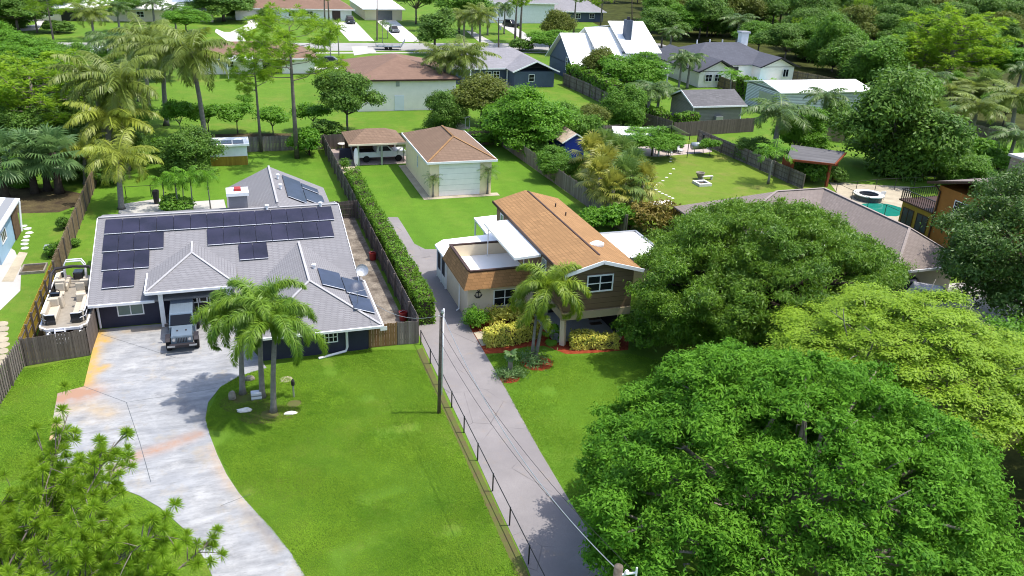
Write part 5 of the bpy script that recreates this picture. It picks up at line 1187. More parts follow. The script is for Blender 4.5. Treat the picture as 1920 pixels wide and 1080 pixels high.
def hedge(label, pts, w, h0, h1, mt, seed, dens=150, leaf=.09, wob=.14, name='hedge', px=False, cat='hedge', rnd_=.25):
    if px: pts = [at(*p)[:2] for p in pts]
    g = NR(seed); o = thing(name, label, cat, (*pts[0], 0)); Q, N, core = [], [], MB()
    tot = sum((Vector(pts[i+1])-Vector(pts[i])).length for i in range(len(pts)-1)); run = 0
    for i in range(len(pts)-1):
        p, q = np.array(pts[i]), np.array(pts[i+1]); L = np.linalg.norm(q-p); d = (q-p)/L; nn = np.array([-d[1], d[0]])
        n = int(L*dens*(w+2*(h0+h1)/2)); u = g.uniform(-.01, 1.01, n); hh = h0+(h1-h0)*(run+u*L)/tot
        per = w+2*hh; k = g.uniform(0, 1, n)*per
        wv = wob*(np.sin(u*L*1.7+seed)+np.sin(u*L*4.1+k*2)*.6+np.sin(k*5+u*L*.9)*.5)
        x = np.where(k < hh, -w/2-wv*.5, np.where(k > hh+w, w/2+wv*.5, k-hh-w/2)); z = np.where(k < hh, k, np.where(k > hh+w, per-k, hh+wv))
        jit = g.normal(size=(n,3))*.06
        P = np.stack([p[0]+d[0]*u*L+nn[0]*x, p[1]+d[1]*u*L+nn[1]*x, z], 1)+jit
        nx = np.where(k < hh, -1.0, np.where(k > hh+w, 1.0, 0)); nz = np.where((k >= hh)&(k <= hh+w), 1.0, .35)
        Q.append(P); N.append(np.stack([nn[0]*nx, nn[1]*nx, nz], 1)+g.normal(size=(n,3))*.6); run += L
        a, b = (p[0], p[1], (hh.mean()-.15)/2), (q[0], q[1], (hh.mean()-.15)/2); core.beam(a, b, max(.1, w-.2), hh.mean()-.2)
    Q = np.concatenate(Q); N = np.concatenate(N); Q[:, 2] = np.maximum(Q[:, 2], .03)
    for e, sgn in ((0, -1), (-1, 1)):
        p = np.array(pts[e]); o2 = np.array(pts[1 if e == 0 else -2]); d = (p-o2)/np.linalg.norm(p-o2); nn = np.array([-d[1], d[0]]); n = int(dens*w*h1)
        x = g.uniform(-w/2, w/2, n); z = g.uniform(0, h0 if e == 0 else h1, n); P = np.stack([p[0]+nn[0]*x, p[1]+nn[1]*x, z], 1)+g.normal(size=(n,3))*.06
        Q = np.concatenate([Q, P]); N = np.concatenate([N, np.stack([np.full(n,d[0]), np.full(n,d[1]), np.full(n,.3)], 1)+g.normal(size=(n,3))*.6])
    Q = Q-np.array([*pts[0], 0]); S = g.uniform(.7,1.3,len(Q))*leaf
    tn = np.clip(.5+.25*np.sin(Q[:,0]*2.1+Q[:,1]*1.7)+g.normal(size=len(Q))*.22, 0, 1)
    quads('foliage', leafquads(g, Q, N, S, .5), tn, mt, o); core.build('stems', 'bark_dark', o); return o
USED = {}
def put(proto, px, pb, pt, label, w=None, rot=None, group=None, ptx=None, cat=None, loc=None):
    """place a copy (the first time the plant itself) at a ground spot, with its height (and width in photo pixels)"""
    a, b, c_, z = span(px, pb, pt, ptx) if loc is None else (loc[0], loc[1], loc[0], loc[2])
    s = z/proto['_h']; rot = rnd.uniform(0, 6.28) if rot is None else rot
    sx = s if w is None else (w/pxm(px, pb)/2)/proto['_r']
    if proto.name in USED: o = dup(proto, (a,b,0), rot, (sx,sx,s), label, group, cat)
    else:
        USED[proto.name] = 1; o = proto; o.location = (a,b,0); o.rotation_euler = (0,0,rot); o.scale = (sx,sx,s); o['label'] = label
        if group: o['group'] = group
        if cat: o['category'] = cat
    return o
# ------------------------------------------------------------------ hero trees
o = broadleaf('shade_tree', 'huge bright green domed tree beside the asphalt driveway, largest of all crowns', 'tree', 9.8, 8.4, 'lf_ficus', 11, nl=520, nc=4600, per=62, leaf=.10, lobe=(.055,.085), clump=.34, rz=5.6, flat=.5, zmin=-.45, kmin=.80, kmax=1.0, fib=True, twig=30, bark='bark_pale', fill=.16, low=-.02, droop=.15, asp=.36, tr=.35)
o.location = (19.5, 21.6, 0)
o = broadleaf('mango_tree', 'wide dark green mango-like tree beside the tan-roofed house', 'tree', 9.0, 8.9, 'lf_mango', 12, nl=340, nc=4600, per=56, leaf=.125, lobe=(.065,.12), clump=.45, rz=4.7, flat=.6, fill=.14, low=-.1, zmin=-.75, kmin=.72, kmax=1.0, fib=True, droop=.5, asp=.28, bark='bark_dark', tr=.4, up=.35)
o.location = (31.9, 41.0, 0); o.scale = (1.0, .88, 1)
poin = broadleaf('flame_tree', 'yellow-green umbrella-crowned tree with bare twigs right of the huge bright tree', 'tree', 8.8, 6.5, 'lf_poinciana', 13, nl=330, nc=2600, per=52, leaf=.085, lobe=(.05,.085), clump=.5, rz=3.6, flat=.3, fill=.10, low=.25, zmin=-.15, kmin=.72, kmax=1.0, fib=True, twig=60, bark='bark_pale', asp=.4, up=1.3, rand=.35, fork=.3, tr=.3)
poin.location = (30.8, 27.7, 0)
USED[poin.name] = 1
dup(poin, (37.5, 22.5, 0), 2.0, (.8,.8,.85), 'second yellow-green umbrella tree cut by the lower right edge', None, 'tree')
o = broadleaf('oak_tree', 'tall dark small-leaved tree with thick trunk at the right edge', 'tree', 11.4, 8.2, 'lf_oak', 14, nl=120, nc=2000, per=52, leaf=.125, lobe=(.09,.18), clump=.65, rz=5.2, flat=.55, fill=.06, low=-.35, zmin=-.9, kmin=.55, kmax=1.0, fib=True, bark='bark_dark', tr=.42, fork=.3, twig=30)
o.location = (51.6, 37.2, 0); o.scale = (1, .9, 1)
o = broadleaf('flowering_tree', 'small bright green tree with orange blossom at the right edge', 'tree', 5.5, 3.0, 'lf_bright', 15, nl=12, nc=170, per=40, leaf=.12, clump=.7, flat=.4, up=1)
o.location = (41.5, 30.5, 0)
blm = MB(); g_ = random.Random(3)
for i in range(26): a = g_.uniform(2.2,4.4); blm.ball((math.cos(a)*1.9+g_.gauss(0,.3), math.sin(a)*1.9+g_.gauss(0,.3), 3.9+g_.gauss(0,.4)), g_.uniform(.08,.2), 6, 4, .2, g_)
blm.build('blossom', 'red_plastic', o, fix=False)
o = pine('pine_tree', 'near long-needled pine whose open limbs overhang the concrete driveway', 7.8, 21, .42, 5.7, 60, 44, 170, .29, .0095, .22, bark='bark_grey', shape=.5, open_=.3, sub=.5); o.location = (-7.0, 20.9, 0)
o = pine('pine_tree', 'second long-needled pine at the left edge above the near one', 6.6, 22, .4, 3.6, 38, 30, 160, .29, .0095, .18, shape=.6, open_=.3); o.location = (-11.0, 26.5, 0)

# near palms
fx = [((455,738),(440,592),101,(.25,.1),'left one of the three foxtail palms on the front lawn, set farthest back', 4.0), ((492,745),(490,575),102,(.2,.05),'middle one of the three foxtail palms on the front lawn', 4.6), ((513,772),(525,588),103,(.35,.1),'front right one of the three foxtail palms on the lawn, bluer green', 4.4)]
for (b_, c_, sd_, ln_, lb, hh) in fx:
    q = A2(*b_)
    o = palm('foxtail_palm', lb, 'palm', hh, 'lf_foxtail', sd_, 'plume', 15, 3.1 if sd_ == 101 else 3.5, .6, .15, ln_, per=120, w=.024, hang=.5, bend=150, e_hi=82, e_lo=18, spread=.1)
    o.location = (*q, 0)
q = A2(1004,674)
o = palm('foxtail_palm', 'twin-trunked yellow-green foxtail palm in a red mulch ring before the brown house', 'palm', 3.9, 'lf_foxyellow', 104, 'plume', 15, 3.3, .55, .11, (.75,.2), per=120, w=.024, hang=.5, bend=150, e_hi=82, e_lo=8, dead=1)
MB().tube([(-.22,.0,0),(-.2,.02,1.2),(-.12,.05,2.9)], [.15,.1,.08], 9).build('trunk', 'palm_bark', o, True, fix=False)
g2 = NR(105); q4, tn = fronds(g2, (-.12,.05,3.0), 6, 1.9, .45, 70, 5, 130, 50, .02, 'plume', .35); quads('side_crown', q4, tn, 'lf_foxyellow', o)
o.location = (*q, 0)
pyg = palm('date_palm', 'young palm', 'palm', 1.9, 'lf_palmdark', 106, 'feather', 20, 1.15, .3, .07, per=26, w=.014, hang=.2, bend=80, e_lo=-20)
put(pyg, 812, 370, 326, 'small palm at the left front corner of the cream garage', rot=1); put(pyg, 914, 364, 310, 'small palm at the right front corner of the cream garage, darker', rot=3)
put(pyg, 757, 303, 268, 'small palm between the carport and the cream garage', rot=4)
o = bush('potted_shrub', 'small round grey-green shrub in the sandy bed by the carport', 'shrub', .5, 1.1, 'lf_mid', 31, 700, .08, zmin=.2); o.location = (*A2(646,320), 0)

# ------------------------------------------------------------------ clipped hedges and garden shrubs
hedge('tall clipped hedge running along the left edge of the asphalt driveway', [(11.45,48.6),(11.3,60),(11.1,69),(11.15,78.2)], 1.15, 1.95, 2.3, 'lf_hedge', 5, 190, .085, .12)
hedge('long clipped yellow croton hedge in front of the pink-cream wall', [(14.5,45.0),(16.2,44.95),(17.9,45.5)], 1.05, .95, 1.05, 'lf_croton', 6, 330, .085, .09)
hedge('short yellow croton hedge under the brown overhang', [(19.75,43.45),(22.6,42.7)], .85, .85, .8, 'lf_croton', 7, 330, .085, .12)
hedge('tall bright hedge above the grey fence beside the white-roofed house', [(1072,158),(1110,176),(1152,200)], 2.2, 3.2, 3.4, 'lf_hedge', 8, 34, .22, .2, px=True)
hedge('bright hedge below the gable end of the grey shed building', [(1205,222),(1245,238)], 1.8, 1.8, 1.9, 'lf_hedge', 9, 40, .2, .2, px=True)
hedge('small clipped hedge at the front left corner of the grey shed building', [(1266,243),(1302,241)], 1.5, 2.1, 2.1, 'lf_hedge', 10, 50, .18, .15, px=True)
hedge('dense hedge between the grey shed building and the blue pool', [(1388,174),(1420,190),(1468,206)], 2.4, 2.6, 2.8, 'lf_hedge', 11, 34, .22, .25, px=True)
o = bush('round_shrub', 'round clipped green bush at the corner of the pink-cream wall', 'shrub', .72, 1.25, 'lf_bright', 41, 2600, .075, zmin=-.2); o.location = (*A2(893,613), 0)
cr = bush('croton_shrub', 'croton', 'shrub', .5, .8, 'lf_croton', 42, 900, .085)
put(cr, 935, 606, 580, 'yellow croton shrub under the left half of the four-pane window', group='croton shrubs in the mulch'); put(cr, 967, 603, 574, 'yellow croton shrub under the right half of the four-pane window', group='croton shrubs in the mulch')
for px_, py_, lb, sd_ in ((1036,640,'spiky green dracaena beside the leaning pillar',51),):
    o = palm('spiky_plant', lb, 'plant', .5, 'lf_bright', sd_, 'fan', 9, .5, .5, .05); o.location = (*A2(px_,py_), 0)
tf = bush('liriope_clump', 'x', 'plant', .4, .4, 'lf_sabaldark', 43, 500, .09, asp=.16, up=.2); 
put(tf, 997, 685, 666, 'dark strappy clump at the foot of the twin-trunked palm'); put(tf, 945, 708, 694, 'strappy clump left of the staghorn stump'); put(tf, 966, 706, 692, 'strappy clump right of the staghorn stump')
g2 = NR(52); q4, tn = fans(g2, (0,0,1.35), 9, .15, .38, 50, -60, 7, .06); f_ = quads('fern', q4, tn, 'lf_sabaldark', st); f_.location = (.05, 0, 0)
o = bush('round_shrub', 'loose mid-green shrub at the right end of the croton hedge', 'shrub', 1.5, 2.3, 'lf_mid', 44, 3000, .13); o.location = (23.9, 42.3, 0)

# ------------------------------------------------------------------ shared plant kinds
coco = palm('coconut_palm', 'x', 'palm', 8, 'lf_coconut', 61, 'feather', 24, 3.6, .95, .17, (.35,.2), per=64, w=.05, hang=.75, bend=85, e_lo=-40, dead=2)
coco2 = palm('coconut_palm', 'x', 'palm', 6, 'lf_yellowpalm', 62, 'feather', 20, 3.6, .95, .2, (.5,-.1), per=64, w=.05, hang=.8, bend=95, e_lo=-35, dead=4)
queen = palm('queen_palm', 'x', 'palm', 6, 'lf_palmdark', 63, 'feather', 20, 3.0, .75, .17, per=56, w=.045, hang=.7, bend=105, e_lo=-25, dead=1)
slim = palm('slim_palm', 'x', 'palm', 4.5, 'lf_palmdark', 64, 'feather', 10, 1.7, .5, .07, (.1,.1), per=30, w=.03, hang=.5, bend=105, e_lo=0, shaft=True)
areca = palm('christmas_palm', 'x', 'palm', 2.2, 'lf_bright', 65, 'feather', 11, 1.5, .5, .06, (.1,0), per=26, w=.03, hang=.5, bend=100, e_lo=0, shaft=True)
sabal = palm('sabal_palm', 'x', 'palm', 2.6, 'lf_sabal', 66, 'fan', 34, 1.15, 1.15, .2, blades=18, w=.035, dead=5)
sabaly = palm('sabal_palm', 'x', 'palm', 2.4, 'lf_sabalyellow', 67, 'fan', 32, 1.1, 1.1, .2, blades=18, w=.035, dead=2)
sabald = palm('sabal_palm', 'x', 'palm', 2.6, 'lf_sabaldark', 68, 'fan', 32, 1.2, 1.1, .24, blades=18, w=.035, bark='bark_dark')
wash = palm('fan_palm', 'x', 'palm', 5, 'lf_sabal', 69, 'fan', 30, 1.3, 1.2, .25, (.8,.2), blades=18, w=.04, dead=22)
pinef = pine('pine_tree', 'x', 14, 71, .55, 3.4, 20, 18, 44, .5, .022, .15, top=1, shape=.75, open_=.5)
piner = pine('pine_tree', 'x', 9, 72, .3, 3.8, 30, 20, 24, .5, .045, .22, shape=.5)
pines = pine('pine_tree', 'x', 16, 73, .6, 3.0, 20, 16, 22, .6, .05, .22, shape=.6)
tdark = broadleaf('broadleaf_tree', 'x', 'tree', 9, 4.6, 'lf_dark', 81, 16, 480, 44, .2, clump=.8, lobe=(.22,.46), kmax=.95)
tmid = broadleaf('broadleaf_tree', 'x', 'tree', 8, 4.0, 'lf_mid', 82, 16, 460, 44, .18, clump=.75, lobe=(.22,.46), kmax=.95)
tbright = broadleaf('broadleaf_tree', 'x', 'tree', 7, 4.0, 'lf_bright', 83, 16, 440, 44, .17, clump=.8, lobe=(.22,.46), kmax=.95, flat=.4, up=.9)
tolive = broadleaf('broadleaf_tree', 'x', 'tree', 7, 3.6, 'lf_olive', 84, 15, 440, 42, .17, clump=.75, lobe=(.22,.46), kmax=.95)
ttall = broadleaf('broadleaf_tree', 'x', 'tree', 10, 2.9, 'lf_dark', 85, 18, 440, 42, .19, clump=.7, lobe=(.22,.46), kmax=.95, rz=4.8)
tbush = broadleaf('broadleaf_tree', 'x', 'tree', 6, 3.6, 'lf_mid', 87, 22, 620, 44, .16, clump=.65, lobe=(.2,.46), kmax=1.0, rz=3.05, zmin=-1, low=-.8, fork=.1)
tbushd = broadleaf('broadleaf_tree', 'x', 'tree', 6, 3.6, 'lf_dark', 88, 22, 620, 44, .16, clump=.7, lobe=(.2,.46), kmax=1.0, rz=3.05, zmin=-1, low=-.8, fork=.1)
tbushb = broadleaf('broadleaf_tree', 'x', 'tree', 6, 3.6, 'lf_bright', 89, 22, 620, 44, .15, clump=.7, lobe=(.2,.46), kmax=1.0, rz=3.1, zmin=-.7, low=-.6, fork=.15, flat=.4, up=.8)
small = broadleaf('ornamental_tree', 'x', 'tree', 3.4, 1.9, 'lf_bright', 86, 9, 190, 22, .16, clump=.55, fork=.4, rz=1.15, low=-.1, up=.9)
bshb = bush('shrub', 'x', 'shrub', 1.6, 2.0, 'lf_bright', 91, 2600, .17)
bshd = bush('shrub', 'x', 'shrub', 1.7, 2.2, 'lf_dark', 92, 2600, .18)
bshm = bush('shrub', 'x', 'shrub', 1.7, 2.2, 'lf_mid', 93, 2600, .18)
bsho = bush('shrub', 'x', 'shrub', 1.6, 1.9, 'lf_rusty', 94, 2200, .15)

# left: coconut thicket and everything round the left yards
T = [(coco2,228,392,268,'lowest yellow-fronded coconut palm just behind the solar roof',150),(coco2,205,330,190,'broad yellow-green coconut palm behind the lowest one',170),(coco,240,320,120,'coconut palm rising in the middle of the left thicket',150),(coco,205,300,110,'coconut palm at the left of the thicket with drooping fronds',140),
 (coco,312,235,60,'tall coconut palm with a pale bent trunk left of the tallest one',150),(coco,386,262,62,'tallest dark coconut palm standing alone on the bright lawn',150),(coco,280,210,45,'slender coconut palm behind the thicket',120),(queen,250,180,60,'dark feathery palm at the back of the left thicket',120),(coco2,160,345,262,'small yellow coconut palm leaning over the tan fence',100),
 (sabald,66,362,275,'leftmost trunked one of three dark fan palms on bare soil',100),(sabald,90,357,278,'middle one of three dark fan palms on bare soil',90),(sabald,112,362,270,'right one of three dark fan palms on bare soil',105),(sabald,10,372,275,'dark fan palm at the left edge with yellowing skirts',110),
 (piner,78,275,128,'round-crowned pine on the left with a pale forked trunk',250),(pinef,103,92,-30,'slim far pine crossing the street on the left',90),(pinef,178,76,-5,'forked far pine on the green left verge',80),(pines,372,38,-60,'bare-stemmed pine in front of the far left hedge',70),
 (tbush,20,190,90,'leafy mid-green tree at the far left edge',130),(tbright,55,150,75,'bright tree by the street at the far left',110),(tdark,35,60,-10,'dark tree shading the far left drive',130),(tdark,70,62,-20,'dark tree beside the shaded far left drive',90),(tbush,110,180,110,'leafy tree left of the palm thicket',110),(tbushd,165,240,150,'dark tree inside the palm thicket',120),(tbushd,120,285,205,'dark tree under the round-crowned pine',140),(tbushd,30,300,215,'dark tree behind the leftmost fan palms',130),
 (tbright,350,62,18,'bright low tree before the far left hedge',75),(ttall,420,40,-15,'dark hedge-like tree at the far left driveway',90),(tdark,385,40,-12,'dark hedge-like tree left of the curved driveway',80),(bshd,108,62,42,'dark banana-like clump on the far verge',50),(tmid,300,150,95,'leafy tree behind the pale-trunk palm',80),(tmid,250,250,200,'leafy shrub tree at the foot of the palm thicket',90),
 (tbushd,358,330,250,'dense dark shrub tree left of the white storage shed',110),(bshm,310,300,265,'shrub at the foot of the pale palm trunk',60),(bshd,150,330,290,'dark undergrowth by the tan fence',90),
 (small,340,258,190,'little multi-stemmed tree at the left end of the row',50),(small,392,252,196,'little tree in the mulched row, second from the left',58),(small,446,250,196,'little tree in the mulched row, third from the left',62),(small,512,257,203,'bright little tree in the mulched row beside the tall pine',64),(small,588,246,196,'little tree right of the tall pine',62),(small,462,205,178,'tiny sapling on the bright lawn',32),
 (bshb,582,292,250,'yellow-green bush at the foot of the tall pine',62),(tdark,652,252,140,'dense green tree left of the white block building',112),(bshd,612,268,232,'dark bush left of the carport roof',60),
 (pinef,557,297,30,'tall pine with bare lower trunk in the middle of the lawn',190),(pinef,490,285,78,'shorter pine left of the tall middle one',120),(tdark,608,95,72,'dark round tree at the end of the long white house',34),
 (slim,620,110,45,'left of two slim street palms leaning apart',42),(slim,636,108,52,'right of two slim street palms leaning apart',40),
 (areca,310,395,342,'leftmost little christmas palm behind the solar roof',46),(areca,335,398,335,'second little christmas palm behind the solar roof',46),(areca,362,396,332,'third little christmas palm behind the solar roof',48),(areca,395,393,332,'rightmost little christmas palm near the chimney',46),(areca,345,388,340,'little christmas palm at the back of its group',44),(bshm,330,400,372,'leafy planting under the little christmas palms',60),
 (bshm,108,480,455,'leafy plant on the left side of the fence',34),(bshd,120,430,410,'dark plant along the tan fence',26),(bshm,137,462,448,'leafy plant on the right side of the fence',26)]
for pr, px_, pb_, pt_, lb, w_ in T: put(pr, px_, pb_, pt_, lb, w_)
for pr, px_, pb_, pt_, lb, w_ in [(tbush,150,215,130,'leafy tree wedged between the round-crowned pine and the palms',90),(tbushd,190,285,205,'dark leafy tree under the broad yellow-green palm',90),(tbush,55,262,180,'mid-green tree behind the dark fan palms',110),(tbushd,245,310,240,'dark leafy shrub tree at the right foot of the palm thicket',80),(tbush,140,130,80,'leafy tree at the near side of the street',80),(tbushb,185,150,95,'bright leafy tree at the street end of the palm thicket',80),(queen,215,150,55,'feathery palm at the street end of the thicket',90),(coco,262,190,62,'coconut palm between the pale-trunked one and the thicket',110),(tbushb,10,110,45,'bright leafy tree far left by the street',90),(tbush,70,115,62,'round leafy tree by the street opposite the shaded drive',80),(tbushd,15,52,0,'dark leafy tree at the far left behind the street',90),(tbushd,130,35,-15,'dark leafy tree before the far white roof',70),(tmid,240,40,-8,'leafy tree before the glaring white roof',60),(tbushd,455,35,-10,'dark leafy mass by the pale gate',60),(tbush,345,30,-10,'leafy tree beside the far steep white gable',60),(queen,290,45,-5,'ragged palm before the steep white gable',60),(coco,180,90,10,'street palm beyond the thicket',80),(tbush,0,240,165,'leafy tree at the far left edge beyond the soil bed',110),(bshd,200,342,300,'dark undergrowth between the leaning palm and the fence',70),(tbushb,20,345,300,'low leafy growth under the leftmost fan palms',80)]: put(pr, px_, pb_, pt_, lb, w_)
# middle belt
T = [(coco,833,197,88,'left one of two coconut palms at the corner of the white block building',105),(coco,862,198,82,'right one of two coconut palms at the corner of the white block building',110),(ttall,815,100,22,'tall columnar glossy tree behind the two coconut palms',74),(tbushd,828,248,178,'dark shrub tree in front of the white block building',70),(tolive,902,238,142,'olive-brown tree right of the two coconut palms',120),
 (tbushb,950,262,178,'bright green tree behind the dark back fence',100),(tbushb,1000,282,172,'wide bright green tree over the corner of the back fence',150),(tbush,1062,262,192,'mid-green shrub tree right of the wide bright tree',90),(tolive,1108,250,198,'rusty-tinged shrub tree left of the lone fence panel',70),(bshb,905,268,245,'bright bush above the back fence',60),(tbush,1040,335,275,'leafy bush over the long grey fence',84),(bshm,1010,300,270,'bush at the far end of the long grey fence',60),
 (tbush,1168,240,158,'round leafy tree at the end of the tall hedge',76),(tbright,1185,182,105,'feathery bright tree before the steep white roof',110),(tolive,1122,165,88,'layered tree at the gable of the steep white-roofed house',62),(queen,1213,225,152,'dark queen palm left of the grey shed building',90),(queen,1232,212,158,'queen palm behind the hedge by the grey shed building',80),(queen,1272,168,98,'left one of two queen palms by the brown fence',60),(queen,1288,166,95,'right one of two queen palms by the brown fence',66),(areca,1368,178,140,'palm at the corner of the blue pool',50),
 (areca,1430,196,165,'palm in front of the blue pool, left',46),(areca,1445,200,160,'palm in front of the blue pool, right',40),(tbush,1152,300,250,'small leafy tree in the patio bed, left',56),(tbright,1222,292,243,'low spreading tree shading the white pergola',100),(bshm,1262,282,262,'shrub beside the white pergola',40),(small,1330,292,262,'sapling at the fence right of the patio',34),
 (sabal,1130,330,268,'grey-green fan palm at the back of the yellowing cluster',73),(sabaly,1105,345,278,'yellowing fan palm by the fence, third from the back',73),(sabal,1160,350,282,'fan palm at the back right of the yellowing cluster',73),(sabaly,1130,368,300,'yellow fan palm in the middle of the cluster',77),(sabal,1180,380,308,'green fan palm at the right of the cluster',75),(sabaly,1120,392,322,'yellow fan palm touching the fence in front',77),(sabal,1165,400,325,'front right fan palm of the yellowing cluster',82),(sabaly,1200,395,330,'yellow fan palm at the right front corner of the cluster',65),(sabaly,1145,408,345,'lowest front fan palm of the yellowing cluster',68),
 (bshb,1118,428,398,'left of the bright bushes below the fan palms',60),(bshb,1150,432,393,'middle of the bright bushes below the fan palms',64),(bshb,1180,430,398,'right of the bright bushes below the fan palms',58),(bsho,1225,432,385,'rusty brown bush between the bright bushes and the taupe roof',84),(bsho,1265,432,398,'rusty brown bush nearest the taupe roof',60),
 (queen,1448,300,188,'big queen palm with sweeping fronds in front of the fence',150),(tbushb,1492,292,205,'bright leafy tree beside the big queen palm',92),(queen,1536,250,165,'queen palm in front of the sheet-metal building',92),(tbushd,1560,255,196,'dark leafy tree right of the queen palm by the sheet-metal building',80),(tbushd,1408,300,262,'leafy shrub below the big queen palm',70),(areca,1440,345,285,'young coconut palm left of the timber cabana',80),(bshm,1525,342,305,'round shrub in front of the timber cabana',50),(bshd,1565,342,318,'dark shrub at the right post of the timber cabana',34),(bshm,1500,330,300,'shrub at the left side of the timber cabana',50),
 (tbushd,1660,322,152,'large dark glossy tree on the right lawn',200),(tbush,1690,240,132,'lighter tree behind the large dark glossy tree',110),(wash,1722,328,212,'leaning fan palm with a shaggy brown skirt',90),(tbushd,1760,325,262,'dark shrub tree beside the leaning fan palm',80),(coco,1815,277,180,'coconut palm with dark curved trunk on the right lawn',120),(coco,1895,250,165,'grey-green coconut palm at the right edge',130),(queen,1885,322,240,'drooping palm above the stone chimney',100),(bshb,1842,300,265,'shrub tree left of the drooping palm',70),(bshm,1870,318,285,'shrub beside the drooping palm',60),(tbush,1810,345,290,'leafy tree over the timber house roof',90)]
for pr, px_, pb_, pt_, lb, w_ in T: put(pr, px_, pb_, pt_, lb, w_)
# beyond the street
T = [(coco,870,86,18,'left one of three far coconut palms by the street',62),(coco,900,96,12,'front one of three far coconut palms by the street',70),(queen,885,70,15,'right one of three far coconut palms by the street',60),(slim,717,80,42,'left street palm in the charcoal-door house verge',22),(slim,727,72,45,'right street palm in the charcoal-door house verge',24),(queen,914,66,5,'feathery palm left of the tall pale house',46),(queen,945,64,2,'palm before the tall pale house',40),
 (tdark,780,45,-40,'big dark tree right of the white-metal-roofed house',90),(tmid,860,62,-30,'spreading tree behind the three far coconut palms',110),(pines,965,88,-40,'left of two tall pine trunks behind the grey-roofed house',60),(pines,975,80,-50,'right of two tall pine trunks behind the grey-roofed house',60),(pinef,1004,40,-60,'tall pine behind the red-tipped tree',60),(tbright,1030,98,60,'yellow-green layered tree right of the grey-roofed house',74),(bshd,975,96,76,'dark hedge bush behind the grey-roofed house',44),(tolive,1045,85,18,'red-tipped olive tree behind the grey-roofed house',60),(pines,1075,68,-40,'lone pine stem behind the steep white roof',50),(pinef,1125,60,-30,'bright soft-needled pine left of the chimney',70),
 (pines,505,28,-60,'far pine trunk left of the white street house',40),(pines,530,32,-60,'far pine trunk beside a shaggy palm',40),(queen,545,32,-8,'shaggy palm in front of the white street house',60),(pines,610,48,-30,'left pine trunk before the brown garage door',44),(pines,617,46,-30,'right pine trunk before the brown garage door',44),(bshd,500,40,18,'dark clipped bush at the curved driveway',34),(queen,330,55,5,'far palm by the curved driveway',46),(queen,225,60,0,'far dark palm in the left thicket',60)]
for pr, px_, pb_, pt_, lb, w_ in T: put(pr, px_, pb_, pt_, lb, w_)
for pr, px_, pb_, pt_, lb, w_ in [(tdark,1240,90,20,'dark tree right of the chimney',90),(tbright,1275,75,15,'bright tree at the edge of the wood',76),(queen,1255,100,50,'palm at the edge of the wood behind the steep white roof',56),(tdark,1310,75,-5,'dark tree behind the slate roof',90),(queen,1380,88,25,'palm rising behind the white chimney',76),(tmid,1420,105,45,'leafy tree right of the white chimney',80),(tdark,1470,120,50,'dark tree over the brown fence',90),(tbright,1515,110,42,'yellow-green tree in the front of the wood',84),(tbush,1560,135,25,'tall vine-draped tree in the front of the wood',90),(tbush,1640,160,65,'broad olive-green tree at the front of the wood',130),(tbushd,1600,150,80,'dark tree behind the sheet-metal building',110),(piner,1770,170,40,'massive round-crowned pine in the right wood',190),(piner,1720,165,75,'left half of the paired round-crowned pines in the right wood',130),(tbright,1860,170,80,'bright feathery tree right of the round-crowned pines',110),(queen,1735,200,130,'grey-fronded palm under the round-crowned pines',80),(coco,1815,200,150,'arching palm clump below the right wood',90),(tbright,1790,190,140,'small bright tree below the round-crowned pines',54),(tmid,1880,235,170,'leafy tree above the right edge coconut palm',80),(sabal,1840,200,150,'fan palm at the edge of the right wood',70),(coco,1780,210,160,'palm with grey arching fronds in the right thicket',80),(queen,1900,190,120,'palm at the right edge of the wood',70),(tmid,1690,130,70,'leafy tree between the vine-draped tree and the pines',100)]:
    put(pr, px_, pb_, pt_, lb, w_)
# the dense wood beyond, tree by tree
gw_ = random.Random(19); kinds = [(tdark,'dark green broadleaf tree in the dense wood beyond the houses','dark trees of the far wood'),(tmid,'mid-green broadleaf tree in the dense wood beyond the houses','mid-green trees of the far wood'),(pinef,'thin tall pine in the dense wood beyond the houses','pines of the far wood'),(ttall,'narrow dark tree in the dense wood beyond the houses','narrow trees of the far wood'),(tolive,'olive-green tree in the dense wood beyond the houses','olive trees of the far wood')]
n = 0
for row, (py_, h_) in enumerate(((112,8),(96,9),(80,10),(66,11),(52,12),(38,12),(24,13),(10,13),(0,14),(-12,14))):
    px_ = 1215 + row % 2*22 + (max(0, 112-py_) < 30)*250
    while px_ < 1945:
        x = px_ + gw_.uniform(-14,14); y = py_ + gw_.uniform(-5,5); px_ += 34 + gw_.uniform(-6,12)
        q = A2(x, y)
        if (1330 < x < 1430 and 0 < y < 30) or (x < 1480 and y > 75) or (x > 1890 and 30 < y < 60): continue
        pr, lb, gp = kinds[gw_.choice((0,0,0,1,1,2,2,3,4))]
        put(pr, 0, 0, 0, lb, rot=gw_.uniform(0,6.28), group=gp, loc=(q[0], q[1], h_*gw_.uniform(.75,1.2))); n += 1
for py_, xs in ((-8,(20,90,150,300,400,470,560,660,760,830,880,990,1060,1130,1190)),(-22,(0,60,130,200,260,340,430,520,600,700,800,900,960,1040,1110,1170)),(6,(1020,1090,1150,1190))):
    for x in xs:
        q = A2(x+gw_.uniform(-14,14), py_); pr, lb, gp = kinds[gw_.choice((0,1,1,2,4))]
        put(pr, 0, 0, 0, lb, rot=gw_.uniform(0,6.28), group=gp, loc=(q[0], q[1], 9*gw_.uniform(.8,1.2)))

